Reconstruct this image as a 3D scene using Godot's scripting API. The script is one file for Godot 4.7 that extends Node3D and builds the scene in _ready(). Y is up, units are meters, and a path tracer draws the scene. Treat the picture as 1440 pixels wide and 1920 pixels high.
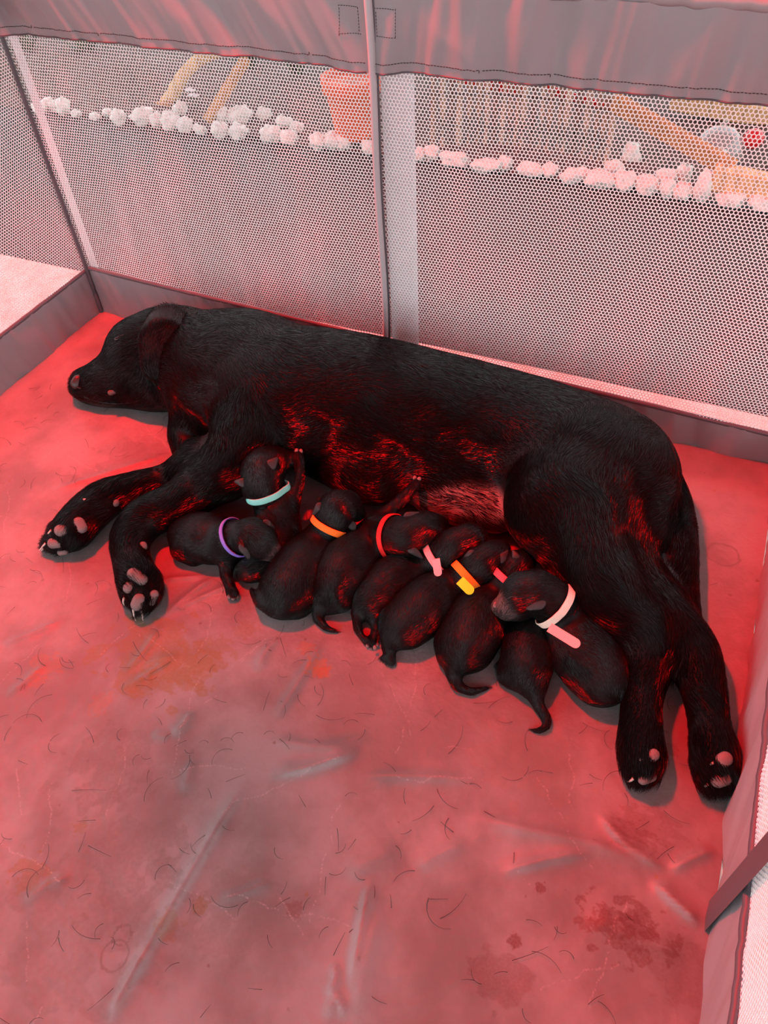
extends Node3D

# ---------------------------------------------------------------- camera, sky, lamp and exposure
func set_stage() -> void:
	var cam := Camera3D.new()
	cam.name = "camera"
	cam.keep_aspect = Camera3D.KEEP_HEIGHT
	cam.fov = 67.27
	cam.near = 0.02
	cam.far = 60.0
	cam.transform = Transform3D(Basis(Vector3.UP, 0.46371) * Basis(Vector3.RIGHT, deg_to_rad(-47.0)) * Basis(Vector3.BACK, deg_to_rad(-4.0)), Vector3(1.19335, 0.9, 1.0786))
	add_child(cam)
	var env := Environment.new()
	env.background_mode = Environment.BG_SKY
	var sm := ProceduralSkyMaterial.new()
	sm.sky_top_color = Color(0.80, 0.86, 0.90)
	sm.sky_horizon_color = Color(0.93, 0.95, 0.95)
	sm.ground_bottom_color = Color(0.45, 0.43, 0.42)
	sm.ground_horizon_color = Color(0.62, 0.61, 0.60)
	sm.sky_curve = 0.25
	var sky := Sky.new()
	sky.sky_material = sm
	env.sky = sky
	env.background_energy_multiplier = 3.05
	env.tonemap_mode = Environment.TONE_MAPPER_LINEAR
	env.tonemap_exposure = 1.08
	env.sdfgi_enabled = true
	env.ssao_enabled = true
	env.ssil_enabled = true
	var we := WorldEnvironment.new()
	we.name = "surroundings"
	we.environment = env
	add_child(we)

const LAMP_RED := Color(1.0, 0.03, 0.05)

# ---------------------------------------------------------------- small helpers
var used := {}
var mat := {}
var rng := RandomNumberGenerator.new()
var wob := FastNoiseLite.new()
var grain := FastNoiseLite.new()

func numbered(called: String) -> String:
	var n: int = used.get(called, 0)
	used[called] = n + 1
	return called if n == 0 else "%s_%03d" % [called, n]

func thing(called: String, label: String, category: String, at := Vector3.ZERO, group := "") -> Node3D:
	var o := Node3D.new()
	o.name = numbered(called)
	o.position = at
	o.set_meta("label", label)
	o.set_meta("category", category)
	if group:
		o.set_meta("group", group)
	add_child(o)
	return o

func tag(o: Node3D, label: String, category: String, group := "") -> void:
	o.set_meta("label", label)
	o.set_meta("category", category)
	if group:
		o.set_meta("group", group)

# commits a mesh given in world coordinates as one named part
func part(called: String, m: Mesh, material: Material, parent: Node3D = null, label := "", kind := "") -> MeshInstance3D:
	var o := MeshInstance3D.new()
	o.mesh = m
	o.material_override = material
	if label:
		o.set_meta("label", label)
	if kind:
		o.set_meta("kind", kind)
	if parent == null:
		o.name = numbered(called)
		add_child(o)
	else:
		o.name = called
		var up: Node3D = parent
		var off := Vector3.ZERO
		while up != self and up != null:
			off -= up.position
			up = up.get_parent() as Node3D
		o.position = off
		parent.add_child(o, true)
	return o

func arrays_mesh(v: PackedVector3Array, n: PackedVector3Array, ix: PackedInt32Array, uv := PackedVector2Array(), col := PackedColorArray()) -> ArrayMesh:
	# turn the faces the way their normals point (front faces run clockwise)
	var wrong := 0
	var looked := 0
	var stride := maxi(ix.size() / 3 / 200, 1) * 3
	for t in range(0, ix.size(), stride):
		var fn := (v[ix[t + 1]] - v[ix[t]]).cross(v[ix[t + 2]] - v[ix[t]])
		if fn.length_squared() > 1e-20:
			looked += 1
			if fn.dot(n[ix[t]] + n[ix[t + 1]] + n[ix[t + 2]]) > 0.0:
				wrong += 1
	if wrong * 2 > looked:
		ix.reverse()
	var a := []
	a.resize(Mesh.ARRAY_MAX)
	a[Mesh.ARRAY_VERTEX] = v
	a[Mesh.ARRAY_NORMAL] = n
	a[Mesh.ARRAY_INDEX] = ix
	if uv.size():
		a[Mesh.ARRAY_TEX_UV] = uv
	if col.size():
		a[Mesh.ARRAY_COLOR] = col
	var m := ArrayMesh.new()
	m.add_surface_from_arrays(Mesh.PRIMITIVE_TRIANGLES, a)
	return m

func grid_mesh(p: PackedVector3Array, nu: int, nv: int, uv_scale := 1.0, close_u := false) -> ArrayMesh:
	var n := PackedVector3Array()
	var ix := PackedInt32Array()
	var uv := PackedVector2Array()
	n.resize(nu * nv)
	uv.resize(nu * nv)
	for j in nv:
		for i in nu:
			var l := (i - 1 + nu) % nu if close_u else maxi(i - 1, 0)
			var r := (i + 1) % nu if close_u else mini(i + 1, nu - 1)
			var du := p[j * nu + r] - p[j * nu + l]
			var dv := p[mini(j + 1, nv - 1) * nu + i] - p[maxi(j - 1, 0) * nu + i]
			n[j * nu + i] = dv.cross(du).normalized()
			uv[j * nu + i] = Vector2(float(i) / (nu - 1), float(j) / (nv - 1)) * uv_scale
	for j in nv - 1:
		for i in (nu if close_u else nu - 1):
			var a := j * nu + i
			var b := j * nu + (i + 1) % nu
			var c := a + nu
			var d := b + nu
			ix.append_array([a, b, c, b, d, c])
	return arrays_mesh(p, n, ix, uv)

# a round or oval cord along a path; radius may vary along it
func cord(path: PackedVector3Array, r0: float, r1: float, sides := 8, flat := 1.0, flat_dir := Vector3.UP) -> ArrayMesh:
	var p := PackedVector3Array()
	var m := path.size()
	for j in m:
		var t := (path[mini(j + 1, m - 1)] - path[maxi(j - 1, 0)]).normalized()
		var s := t.cross(flat_dir)
		s = (Vector3.RIGHT if s.length() < 0.01 else s).normalized()
		var w := s.cross(t).normalized()
		var r := lerpf(r0, r1, float(j) / (m - 1))
		for i in sides:
			var a := TAU * i / sides
			p.append(path[j] + (s * cos(a) + w * sin(a) * flat) * r)
	# caps
	var st := PackedVector3Array()
	for i in sides:
		st.append(path[0])
	var en := PackedVector3Array()
	for i in sides:
		en.append(path[m - 1])
	st.append_array(p)
	st.append_array(en)
	return grid_mesh(st, sides, m + 2, 1.0, true)

func smooth_path(pts: PackedVector3Array, steps := 8) -> PackedVector3Array:
	var o := PackedVector3Array()
	for i in pts.size() - 1:
		var a := pts[maxi(i - 1, 0)]
		var d := pts[mini(i + 2, pts.size() - 1)]
		for k in steps:
			o.append(pts[i].cubic_interpolate(pts[i + 1], a, d, float(k) / steps))
	o.append(pts[pts.size() - 1])
	return o

func box_into(st: SurfaceTool, t: Transform3D, size: Vector3, bevel := 0.002) -> void:
	var h := size * 0.5
	var b := minf(bevel, minf(h.x, minf(h.y, h.z)) * 0.6)
	var faces := [[Vector3.RIGHT, Vector3.UP], [Vector3.LEFT, Vector3.UP], [Vector3.UP, Vector3.BACK], [Vector3.DOWN, Vector3.BACK], [Vector3.BACK, Vector3.UP], [Vector3.FORWARD, Vector3.UP]]
	var corner := {}
	for f in faces:
		var n: Vector3 = f[0]
		var u: Vector3 = f[1]
		var w := n.cross(u)
		var q := []
		for c in [[-1, -1], [1, -1], [1, 1], [-1, 1]]:
			var dirv: Vector3 = n + u * c[0] + w * c[1]
			var v: Vector3 = n * n.abs().dot(h) + u * c[0] * (u.abs().dot(h) - b) + w * c[1] * (w.abs().dot(h) - b)
			q.append(v)
			var key := Vector3i(dirv.round())
			if not corner.has(key):
				corner[key] = {}
			corner[key][Vector3i(n)] = v
		quad_into(st, t, q[0], q[1], q[2], q[3], n)
	# bevels along edges and corners
	for ax in 3:
		var a1 := (ax + 1) % 3
		var a2 := (ax + 2) % 3
		for s1 in [-1, 1]:
			for s2 in [-1, 1]:
				var k0 := Vector3i.ZERO
				k0[a1] = s1
				k0[a2] = s2
				var n1 := Vector3i.ZERO
				n1[a1] = s1
				var n2 := Vector3i.ZERO
				n2[a2] = s2
				var ka := k0
				ka[ax] = -1
				var kb := k0
				kb[ax] = 1
				quad_into(st, t, corner[ka][n1], corner[kb][n1], corner[kb][n2], corner[ka][n2], (Vector3(n1) + Vector3(n2)).normalized())
	for key in corner:
		var vs: Array = corner[key].values()
		tri_into(st, t, vs[0], vs[1], vs[2], Vector3(key).normalized())

func quad_into(st: SurfaceTool, t: Transform3D, a: Vector3, b: Vector3, c: Vector3, d: Vector3, n: Vector3) -> void:
	tri_into(st, t, a, b, c, n)
	tri_into(st, t, a, c, d, n)

func tri_into(st: SurfaceTool, t: Transform3D, a: Vector3, b: Vector3, c: Vector3, n: Vector3) -> void:
	if (b - a).cross(c - a).dot(n) > 0.0:
		var x := b
		b = c
		c = x
	var wn := (t.basis * n).normalized()
	for v in [a, b, c]:
		st.set_normal(wn)
		st.add_vertex(t * v)

func beam(a: Vector3, b: Vector3, w: float, h: float, roll := 0.0) -> ArrayMesh:
	var st := SurfaceTool.new()
	st.begin(Mesh.PRIMITIVE_TRIANGLES)
	var z := (b - a).normalized()
	var x := Vector3.UP.cross(z)
	x = (Vector3.RIGHT if x.length() < 0.01 else x).normalized()
	var y := z.cross(x)
	var bs := Basis(x, y, z) * Basis(Vector3.BACK, roll)
	box_into(st, Transform3D(bs, (a + b) * 0.5), Vector3(w, h, a.distance_to(b)), 0.004)
	return st.commit()

func noise_tex(freq: float, seed_: int, ramp: Array, size := 512, normal := false, bump := 4.0) -> NoiseTexture2D:
	var n := FastNoiseLite.new()
	n.seed = seed_
	n.noise_type = FastNoiseLite.TYPE_SIMPLEX_SMOOTH
	n.frequency = freq
	n.fractal_octaves = 4
	var t := NoiseTexture2D.new()
	t.width = size
	t.height = size
	t.seamless = true
	t.noise = n
	if normal:
		t.as_normal_map = true
		t.bump_strength = bump
	elif ramp.size():
		var g := Gradient.new()
		g.offsets = PackedFloat32Array([0.0, 0.35, 0.65, 1.0])
		g.colors = PackedColorArray(ramp)
		t.color_ramp = g
	return t

func simple(called: String, c: Color, rough: float, spec := 0.5) -> StandardMaterial3D:
	var m := StandardMaterial3D.new()
	m.resource_name = called
	m.albedo_color = c
	m.roughness = rough
	m.metallic_specular = spec
	mat[called] = m
	return m

func make_materials() -> void:
	var weave := noise_tex(0.35, 11, [], 512, true, 3.0)
	for spec in [["grey_polyester", Color(0.535, 0.53, 0.54)], ["seam_fabric", Color(0.66, 0.68, 0.69)], ["dark_binding", Color(0.30, 0.30, 0.32)], ["hem_binding", Color(0.56, 0.545, 0.55)], ["flap_fabric", Color(0.80, 0.81, 0.82)]]:
		var m := simple(spec[0], spec[1], 0.48)
		m.normal_enabled = true
		m.normal_texture = weave
		m.normal_scale = 0.25
		m.uv1_triplanar = true
		m.uv1_world_triplanar = true
		m.uv1_scale = Vector3(9, 9, 9)
		m.rim_enabled = true
		m.rim = 0.1
		m.rim_tint = 0.3
	simple("net_thread", Color(0.97, 0.97, 0.965), 0.6)
	simple("stitch", Color(0.20, 0.19, 0.19), 0.8)
	var coat := simple("black_coat", Color(1, 1, 1), 0.5, 0.28)
	coat.vertex_color_use_as_albedo = true
	var hair := simple("coat_hair", Color(1, 1, 1), 0.24, 0.34)
	hair.vertex_color_use_as_albedo = true
	simple("puppy_hair", Color(1, 1, 1), 0.30, 0.62).vertex_color_use_as_albedo = true
	var skin := simple("pad_skin", Color(0.42, 0.36, 0.35), 0.55)
	skin.normal_enabled = true
	skin.normal_texture = noise_tex(0.08, 5, [], 256, true, 6.0)
	skin.normal_scale = 0.6
	skin.uv1_triplanar = true
	skin.uv1_scale = Vector3(30, 30, 30)
	simple("pup_pad", Color(0.50, 0.36, 0.35), 0.6)
	simple("crease_dark", Color(0.07, 0.055, 0.055), 0.5)
	simple("claw", Color(0.80, 0.72, 0.68), 0.35)
	simple("nose_skin", Color(0.16, 0.13, 0.13), 0.4)
	simple("pup_nose", Color(0.42, 0.29, 0.27), 0.4)
	simple("pup_ear", Color(0.15, 0.13, 0.13), 0.6)
	simple("lip_skin", Color(0.32, 0.2, 0.19), 0.6)
	simple("eye_wet", Color(0.12, 0.08, 0.07), 0.12)
	for spec in [["lilac", Color(0.52, 0.42, 0.80)], ["mint", Color(0.55, 0.92, 0.86)], ["orange", Color(1.0, 0.48, 0.10)], ["red", Color(0.93, 0.10, 0.10)], ["pink", Color(0.98, 0.62, 0.62)], ["yellow", Color(0.92, 0.90, 0.12)], ["amber", Color(0.98, 0.55, 0.10)], ["cream", Color(0.97, 0.88, 0.80)], ["rose", Color(0.95, 0.35, 0.40)], ["salmon", Color(0.98, 0.62, 0.60)]]:
		var m := simple("band_" + spec[0], spec[1], 0.75)
		m.normal_enabled = true
		m.normal_texture = weave
		m.normal_scale = 0.5
		m.uv1_triplanar = true
		m.uv1_scale = Vector3(20, 20, 20)
	var stone := simple("white_stone", Color(1, 1, 1), 0.7)
	stone.albedo_texture = noise_tex(0.02, 21, [Color(0.72, 0.72, 0.68), Color(0.86, 0.86, 0.82), Color(0.92, 0.92, 0.88), Color(0.96, 0.95, 0.92)], 256)
	stone.uv1_triplanar = true
	stone.uv1_scale = Vector3(6, 6, 6)
	var tar := simple("dark_gravel", Color(1, 1, 1), 0.85)
	tar.albedo_texture = noise_tex(0.06, 31, [Color(0.07, 0.05, 0.05), Color(0.10, 0.075, 0.075), Color(0.13, 0.10, 0.10), Color(0.20, 0.16, 0.155)], 512)
	tar.normal_enabled = true
	tar.normal_texture = noise_tex(0.06, 31, [], 512, true, 10.0)
	tar.uv1_triplanar = true
	tar.uv1_world_triplanar = true
	tar.uv1_scale = Vector3(2.2, 2.2, 2.2)
	var soil := simple("soil", Color(1, 1, 1), 0.95)
	soil.albedo_texture = noise_tex(0.03, 41, [Color(0.15, 0.11, 0.09), Color(0.26, 0.19, 0.16), Color(0.34, 0.27, 0.23), Color(0.50, 0.42, 0.36)], 512)
	soil.uv1_triplanar = true
	soil.uv1_world_triplanar = true
	soil.uv1_scale = Vector3(2.0, 2.0, 2.0)
	var slab := simple("pale_slab", Color(1, 1, 1), 0.85)
	slab.albedo_texture = noise_tex(0.02, 51, [Color(0.76, 0.71, 0.66), Color(0.84, 0.79, 0.73), Color(0.88, 0.84, 0.79), Color(0.93, 0.90, 0.86)], 512)
	slab.uv1_triplanar = true
	slab.uv1_world_triplanar = true
	slab.uv1_scale = Vector3(1.5, 1.5, 1.5)
	for spec in [["plank_wood", Color(0.74, 0.52, 0.30)], ["pale_wood", Color(0.86, 0.70, 0.48)], ["stick_wood", Color(0.62, 0.50, 0.40)], ["stick_pale", Color(0.72, 0.62, 0.52)], ["stick_dark", Color(0.44, 0.34, 0.28)]]:
		var m := simple(spec[0], Color(1, 1, 1), 0.8)
		var c: Color = spec[1]
		m.albedo_texture = noise_tex(0.02, 61, [c.darkened(0.4), c.darkened(0.12), c, c.lightened(0.2)], 256)
		m.uv1_triplanar = true
		m.uv1_scale = Vector3(8, 1.2, 8)
	simple("red_plastic", Color(0.80, 0.07, 0.10), 0.35)
	var canvas := simple("red_canvas", Color(0.72, 0.06, 0.07), 0.8)
	canvas.backlight_enabled = true
	canvas.backlight = Color(0.5, 0.03, 0.04)
	simple("terracotta", Color(0.86, 0.38, 0.24), 0.7)
	simple("leaf", Color(0.30, 0.33, 0.22), 0.7)
	simple("petal", Color(0.95, 0.96, 0.97), 0.6)
	var glass := simple("clear_plastic", Color(0.95, 0.97, 0.97, 0.12), 0.08)
	glass.transparency = BaseMaterial3D.TRANSPARENCY_ALPHA
	simple("lamp_metal", Color(0.75, 0.75, 0.76), 0.3).metallic = 0.9
	simple("lamp_cord", Color(0.08, 0.08, 0.08), 0.6)
	var bulb := simple("lamp_bulb", Color(0.7, 0.05, 0.05), 0.3)
	bulb.emission_enabled = true
	bulb.emission = LAMP_RED
	bulb.emission_energy_multiplier = 3.0

# ---------------------------------------------------------------- bodies: a field of tapered bones, meshed by surface nets
class Bone:
	var a: Vector3
	var b: Vector3
	var ra: float
	var rb: float
	var s := 1.0
	var n := Vector3.UP
	var k := 0.02
	var cut := false
	var tint := Color(0.0075, 0.006, 0.006)
	var flow := Vector3.ZERO
	var group := -1

class Field:
	var lo: Vector3
	var cell: float
	var nx: int
	var ny: int
	var nz: int
	var f: PackedFloat32Array
	var own: PackedInt32Array
	var v: PackedVector3Array
	var n: PackedVector3Array
	var ix: PackedInt32Array
	var flow: PackedVector3Array
	var tint: PackedColorArray
	func at(p: Vector3) -> float:
		var q := (p - lo) / cell
		var x := clampi(int(q.x), 0, nx - 2)
		var y := clampi(int(q.y), 0, ny - 2)
		var z := clampi(int(q.z), 0, nz - 2)
		var i := (z * ny + y) * nx + x
		var t := q - Vector3(x, y, z)
		var a := lerpf(lerpf(f[i], f[i + 1], t.x), lerpf(f[i + nx], f[i + nx + 1], t.x), t.y)
		i += nx * ny
		var b := lerpf(lerpf(f[i], f[i + 1], t.x), lerpf(f[i + nx], f[i + nx + 1], t.x), t.y)
		return lerpf(a, b, t.z)

const BLACK := Color(0.0075, 0.006, 0.006)
const MUZZLE := Color(0.040, 0.027, 0.023)
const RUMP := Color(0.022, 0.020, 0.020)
const PUPFACE := Color(0.085, 0.052, 0.048)
const BELLY := Color(0.24, 0.15, 0.14)

func bone(list: Array, a: Vector3, b: Vector3, ra: float, rb: float, s := 1.0, k := 0.02, tint := BLACK, n := Vector3.UP, cut := false) -> Bone:
	var o := Bone.new()
	o.a = a
	o.b = b
	o.ra = ra
	o.rb = rb
	o.s = s
	o.k = k
	o.tint = tint
	o.n = n
	o.cut = cut
	o.flow = (b - a).normalized() if a.distance_to(b) > 0.002 else Vector3.ZERO
	list.append(o)
	return o

var limbs_made := 0

# one limb: a chain of joints (w is the radius), rounded into a smooth curve and blended into the body as a whole
func limb(list: Array, joints: Array, s := 1.0, k := 0.02, tint := BLACK) -> void:
	limbs_made += 1
	var n := joints.size()
	for i in n - 1:
		var p: Vector4 = joints[i]
		var q: Vector4 = joints[i + 1]
		var p0: Vector4 = joints[maxi(i - 1, 0)]
		var q1: Vector4 = joints[mini(i + 2, n - 1)]
		var steps := clampi(int(Vector3(p.x - q.x, p.y - q.y, p.z - q.z).length() / 0.012), 1, 4) if n > 2 else 1
		var last := p
		for j in steps:
			var t := float(j + 1) / steps
			var c := (p * 2.0 + (q - p0) * t + (p0 * 2.0 - p * 5.0 + q * 4.0 - q1) * t * t + (p * 3.0 - q * 3.0 + q1 - p0) * t * t * t) * 0.5
			var o := bone(list, Vector3(last.x, last.y, last.z), Vector3(c.x, c.y, c.z), last.w, c.w, s, k, tint)
			o.group = limbs_made
			last = c

func sculpt(bones: Array, cell: float, smooth := 0) -> Field:
	var F := Field.new()
	F.cell = cell
	var lo := Vector3.ONE * 1e9
	var hi := -lo
	for B: Bone in bones:
		if B.cut:
			continue
		var r := Vector3.ONE * maxf(B.ra, B.rb)
		lo = lo.min(B.a.min(B.b) - r)
		hi = hi.max(B.a.max(B.b) + r)
	lo -= Vector3.ONE * cell * 4.0
	hi += Vector3.ONE * cell * 4.0
	var dim := Vector3i(((hi - lo) / cell).ceil()) + Vector3i.ONE
	var nx := dim.x
	var ny := dim.y
	var nz := dim.z
	F.lo = lo
	F.nx = nx
	F.ny = ny
	F.nz = nz
	var f := PackedFloat32Array()
	f.resize(nx * ny * nz)
	f.fill(1.0)
	var own := PackedInt32Array()
	own.resize(nx * ny * nz)
	var first := 0
	while first < bones.size():
		var B0: Bone = bones[first]
		var last := first
		while last + 1 < bones.size() and B0.group >= 0 and bones[last + 1].group == B0.group:
			last += 1
		var blo := Vector3.ONE * 1e9
		var bhi := -blo
		var k := B0.k
		for bi in range(first, last + 1):
			var B: Bone = bones[bi]
			var m := Vector3.ONE * (maxf(B.ra, B.rb) + k + 2.5 * cell)
			blo = blo.min(B.a.min(B.b) - m)
			bhi = bhi.max(B.a.max(B.b) + m)
		var c0 := Vector3i(((blo - lo) / cell).floor()).clamp(Vector3i.ZERO, dim - Vector3i.ONE)
		var c1 := Vector3i(((bhi - lo) / cell).ceil()).clamp(Vector3i.ZERO, dim - Vector3i.ONE)
		var tx := c1.x - c0.x + 1
		var ty := c1.y - c0.y + 1
		var tz := c1.z - c0.z + 1
		var tf := PackedFloat32Array()
		tf.resize(tx * ty * tz)
		tf.fill(100.0)
		var to := PackedInt32Array()
		to.resize(tx * ty * tz)
		for bi in range(first, last + 1):
			var B: Bone = bones[bi]
			var m := Vector3.ONE * (maxf(B.ra, B.rb) + k + 2.5 * cell)
			var d0 := Vector3i(((B.a.min(B.b) - m - lo) / cell).floor()).clamp(c0, c1) - c0
			var d1 := Vector3i(((B.a.max(B.b) + m - lo) / cell).ceil()).clamp(c0, c1) - c0
			var inv_s := 1.0 / B.s - 1.0
			var N := B.n
			var sq := B.s != 1.0
			var ba := B.b - B.a
			if sq:
				ba += N * ba.dot(N) * inv_s
			var l2 := maxf(ba.length_squared(), 1e-9)
			var ra := B.ra
			var rb := B.rb
			var rr := ra - rb
			var a2 := l2 - rr * rr if l2 > 1e-8 else -1.0
			var sc := minf(B.s, 1.0)
			for z in range(d0.z, d1.z + 1):
				for y in range(d0.y, d1.y + 1):
					var row := (z * ty + y) * tx
					var v0 := lo + Vector3(c0.x, y + c0.y, z + c0.z) * cell - B.a
					for x in range(d0.x, d1.x + 1):
						var v := v0
						v.x += x * cell
						if sq:
							v += N * (v.dot(N) * inv_s)
						var d := 0.0
						if a2 <= 0.0:
							d = minf(v.length() - ra, (v - ba).length() - rb)
						else:
							var yy := v.dot(ba)
							var zz := yy - l2
							var x2 := (v * l2 - ba * yy).length_squared()
							var kk := signf(rr) * rr * rr * x2
							if signf(zz) * a2 * zz * zz * l2 > kk:
								d = sqrt(x2 + zz * zz * l2) / l2 - rb
							elif signf(yy) * a2 * yy * yy * l2 < kk:
								d = sqrt(x2 + yy * yy * l2) / l2 - ra
							else:
								d = (sqrt(x2 * a2 / l2) + yy * rr) / l2 - ra
						d *= sc
						if d < tf[row + x]:
							tf[row + x] = d
							to[row + x] = bi
		for z in tz:
			for y in ty:
				var row := (z * ty + y) * tx
				var i0 := ((z + c0.z) * ny + y + c0.y) * nx + c0.x
				for x in tx:
					var d := tf[row + x]
					if d > 50.0:
						continue
					var i := i0 + x
					var e := f[i]
					if B0.cut:
						d = -d
						var h := maxf(k - absf(e - d), 0.0) / k
						f[i] = maxf(e, d) + h * h * k * 0.25
						if d > e:
							own[i] = to[row + x]
					else:
						if d < e:
							own[i] = to[row + x]
						var h := maxf(k - absf(e - d), 0.0) / k
						f[i] = minf(e, d) - h * h * k * 0.25
		first = last + 1
	F.f = f
	F.own = own
	var index := PackedInt32Array()
	index.resize(nx * ny * nz)
	index.fill(-1)
	var sy := nx
	var sz := nx * ny
	var offs := [0, 1, sy, sy + 1, sz, sz + 1, sz + sy, sz + sy + 1]
	var cp := [Vector3(0, 0, 0), Vector3(1, 0, 0), Vector3(0, 1, 0), Vector3(1, 1, 0), Vector3(0, 0, 1), Vector3(1, 0, 1), Vector3(0, 1, 1), Vector3(1, 1, 1)]
	var edges := [[0, 1], [2, 3], [4, 5], [6, 7], [0, 2], [1, 3], [4, 6], [5, 7], [0, 4], [1, 5], [2, 6], [3, 7]]
	var verts := PackedVector3Array()
	var norms := PackedVector3Array()
	var ix := PackedInt32Array()
	var flow := PackedVector3Array()
	var tint := PackedColorArray()
	var lim := cell * 2.0
	var g := PackedFloat32Array()
	g.resize(8)
	for z in nz - 1:
		for y in ny - 1:
			var row := (z * ny + y) * nx
			for x in nx - 1:
				var i := row + x
				if absf(f[i]) > lim:
					continue
				var mask := 0
				for c in 8:
					var val := f[i + offs[c]]
					g[c] = val
					if val < 0.0:
						mask |= 1 << c
				if mask == 0 or mask == 255:
					continue
				var sum := Vector3.ZERO
				var cnt := 0
				for ed in edges:
					var ea: int = ed[0]
					var eb: int = ed[1]
					if (g[ea] < 0.0) != (g[eb] < 0.0):
						var pa: Vector3 = cp[ea]
						sum += pa.lerp(cp[eb], g[ea] / (g[ea] - g[eb]))
						cnt += 1
				var q := sum / cnt
				index[i] = verts.size()
				verts.append(lo + (Vector3(x, y, z) + q) * cell)
				var gx := lerpf(lerpf(g[1] - g[0], g[3] - g[2], q.y), lerpf(g[5] - g[4], g[7] - g[6], q.y), q.z)
				var gy := lerpf(lerpf(g[2] - g[0], g[3] - g[1], q.x), lerpf(g[6] - g[4], g[7] - g[5], q.x), q.z)
				var gz := lerpf(lerpf(g[4] - g[0], g[5] - g[1], q.x), lerpf(g[6] - g[2], g[7] - g[3], q.x), q.y)
				norms.append(Vector3(gx, gy, gz).normalized())
				var B: Bone = bones[own[i]]
				flow.append(B.flow)
				tint.append(B.tint)
				var s0 := g[0] < 0.0
				if s0 != (g[1] < 0.0) and y > 0 and z > 0:
					net_quad(ix, index[i], index[i - sy], index[i - sy - sz], index[i - sz], s0)
				if s0 != (g[2] < 0.0) and x > 0 and z > 0:
					net_quad(ix, index[i], index[i - sz], index[i - sz - 1], index[i - 1], s0)
				if s0 != (g[4] < 0.0) and x > 0 and y > 0:
					net_quad(ix, index[i], index[i - 1], index[i - 1 - sy], index[i - sy], s0)
	# soften tints, hair direction and normals over the surface
	for pass_ in 14:
		var fl := flow.duplicate()
		var ti := tint.duplicate()
		var nn := norms.duplicate()
		for t in range(0, ix.size(), 3):
			for e in 3:
				var a := ix[t + e]
				var b := ix[t + (e + 1) % 3]
				fl[a] += flow[b]
				fl[b] += flow[a]
				if pass_ < 2:
					nn[a] += norms[b] * 0.4
					nn[b] += norms[a] * 0.4
				if pass_ < 6:
					ti[a] = ti[a].lerp(tint[b], 0.12)
					ti[b] = ti[b].lerp(tint[a], 0.12)
		for a in fl.size():
			fl[a] = fl[a].normalized()
			nn[a] = nn[a].normalized()
		flow = fl
		tint = ti
		norms = nn
	# relax the surface a little so that joints flow into one another
	for pass_ in smooth:
		var sum := PackedVector3Array()
		sum.resize(verts.size())
		var num := PackedInt32Array()
		num.resize(verts.size())
		for t in range(0, ix.size(), 3):
			var a := ix[t]
			var b := ix[t + 1]
			var c := ix[t + 2]
			sum[a] += verts[b] + verts[c]
			sum[b] += verts[a] + verts[c]
			sum[c] += verts[a] + verts[b]
			num[a] += 2
			num[b] += 2
			num[c] += 2
		for a in verts.size():
			if num[a]:
				verts[a] = verts[a].lerp(sum[a] / num[a], 0.6)
	if smooth:
		var fresh := PackedVector3Array()
		fresh.resize(verts.size())
		for t in range(0, ix.size(), 3):
			var fn := (verts[ix[t + 1]] - verts[ix[t]]).cross(verts[ix[t + 2]] - verts[ix[t]])
			for e in 3:
				fresh[ix[t + e]] += fn
		for a in verts.size():
			var q := fresh[a].normalized()
			norms[a] = q if q.dot(norms[a]) > 0.0 else -q
	F.v = verts
	F.n = norms
	F.ix = ix
	F.flow = flow
	F.tint = tint
	return F

func net_quad(ix: PackedInt32Array, a: int, b: int, c: int, d: int, flip: bool) -> void:
	if a < 0 or b < 0 or c < 0 or d < 0:
		return
	if flip:
		ix.append_array([a, b, c, a, c, d])
	else:
		ix.append_array([a, c, b, a, d, c])

func field_mesh(F: Field) -> ArrayMesh:
	return arrays_mesh(F.v, F.n, F.ix, PackedVector2Array(), F.tint)

var blade: ArrayMesh

func make_blade() -> void:
	var v := PackedVector3Array()
	var n := PackedVector3Array()
	var ix := PackedInt32Array()
	var rows := [[0.0, 0.5, 0.0], [0.35, 0.5, 0.05], [0.7, 0.38, 0.03], [1.0, 0.06, -0.06]]
	for r in rows:
		for s in [-1, 1]:
			v.append(Vector3(r[1] * s, r[0], r[2]))
			n.append(Vector3(0.75 * s, 0, 0.66))
	for i in 3:
		var a := i * 2
		ix.append_array([a, a + 1, a + 2, a + 1, a + 3, a + 2])
	blade = arrays_mesh(v, n, ix)

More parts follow.
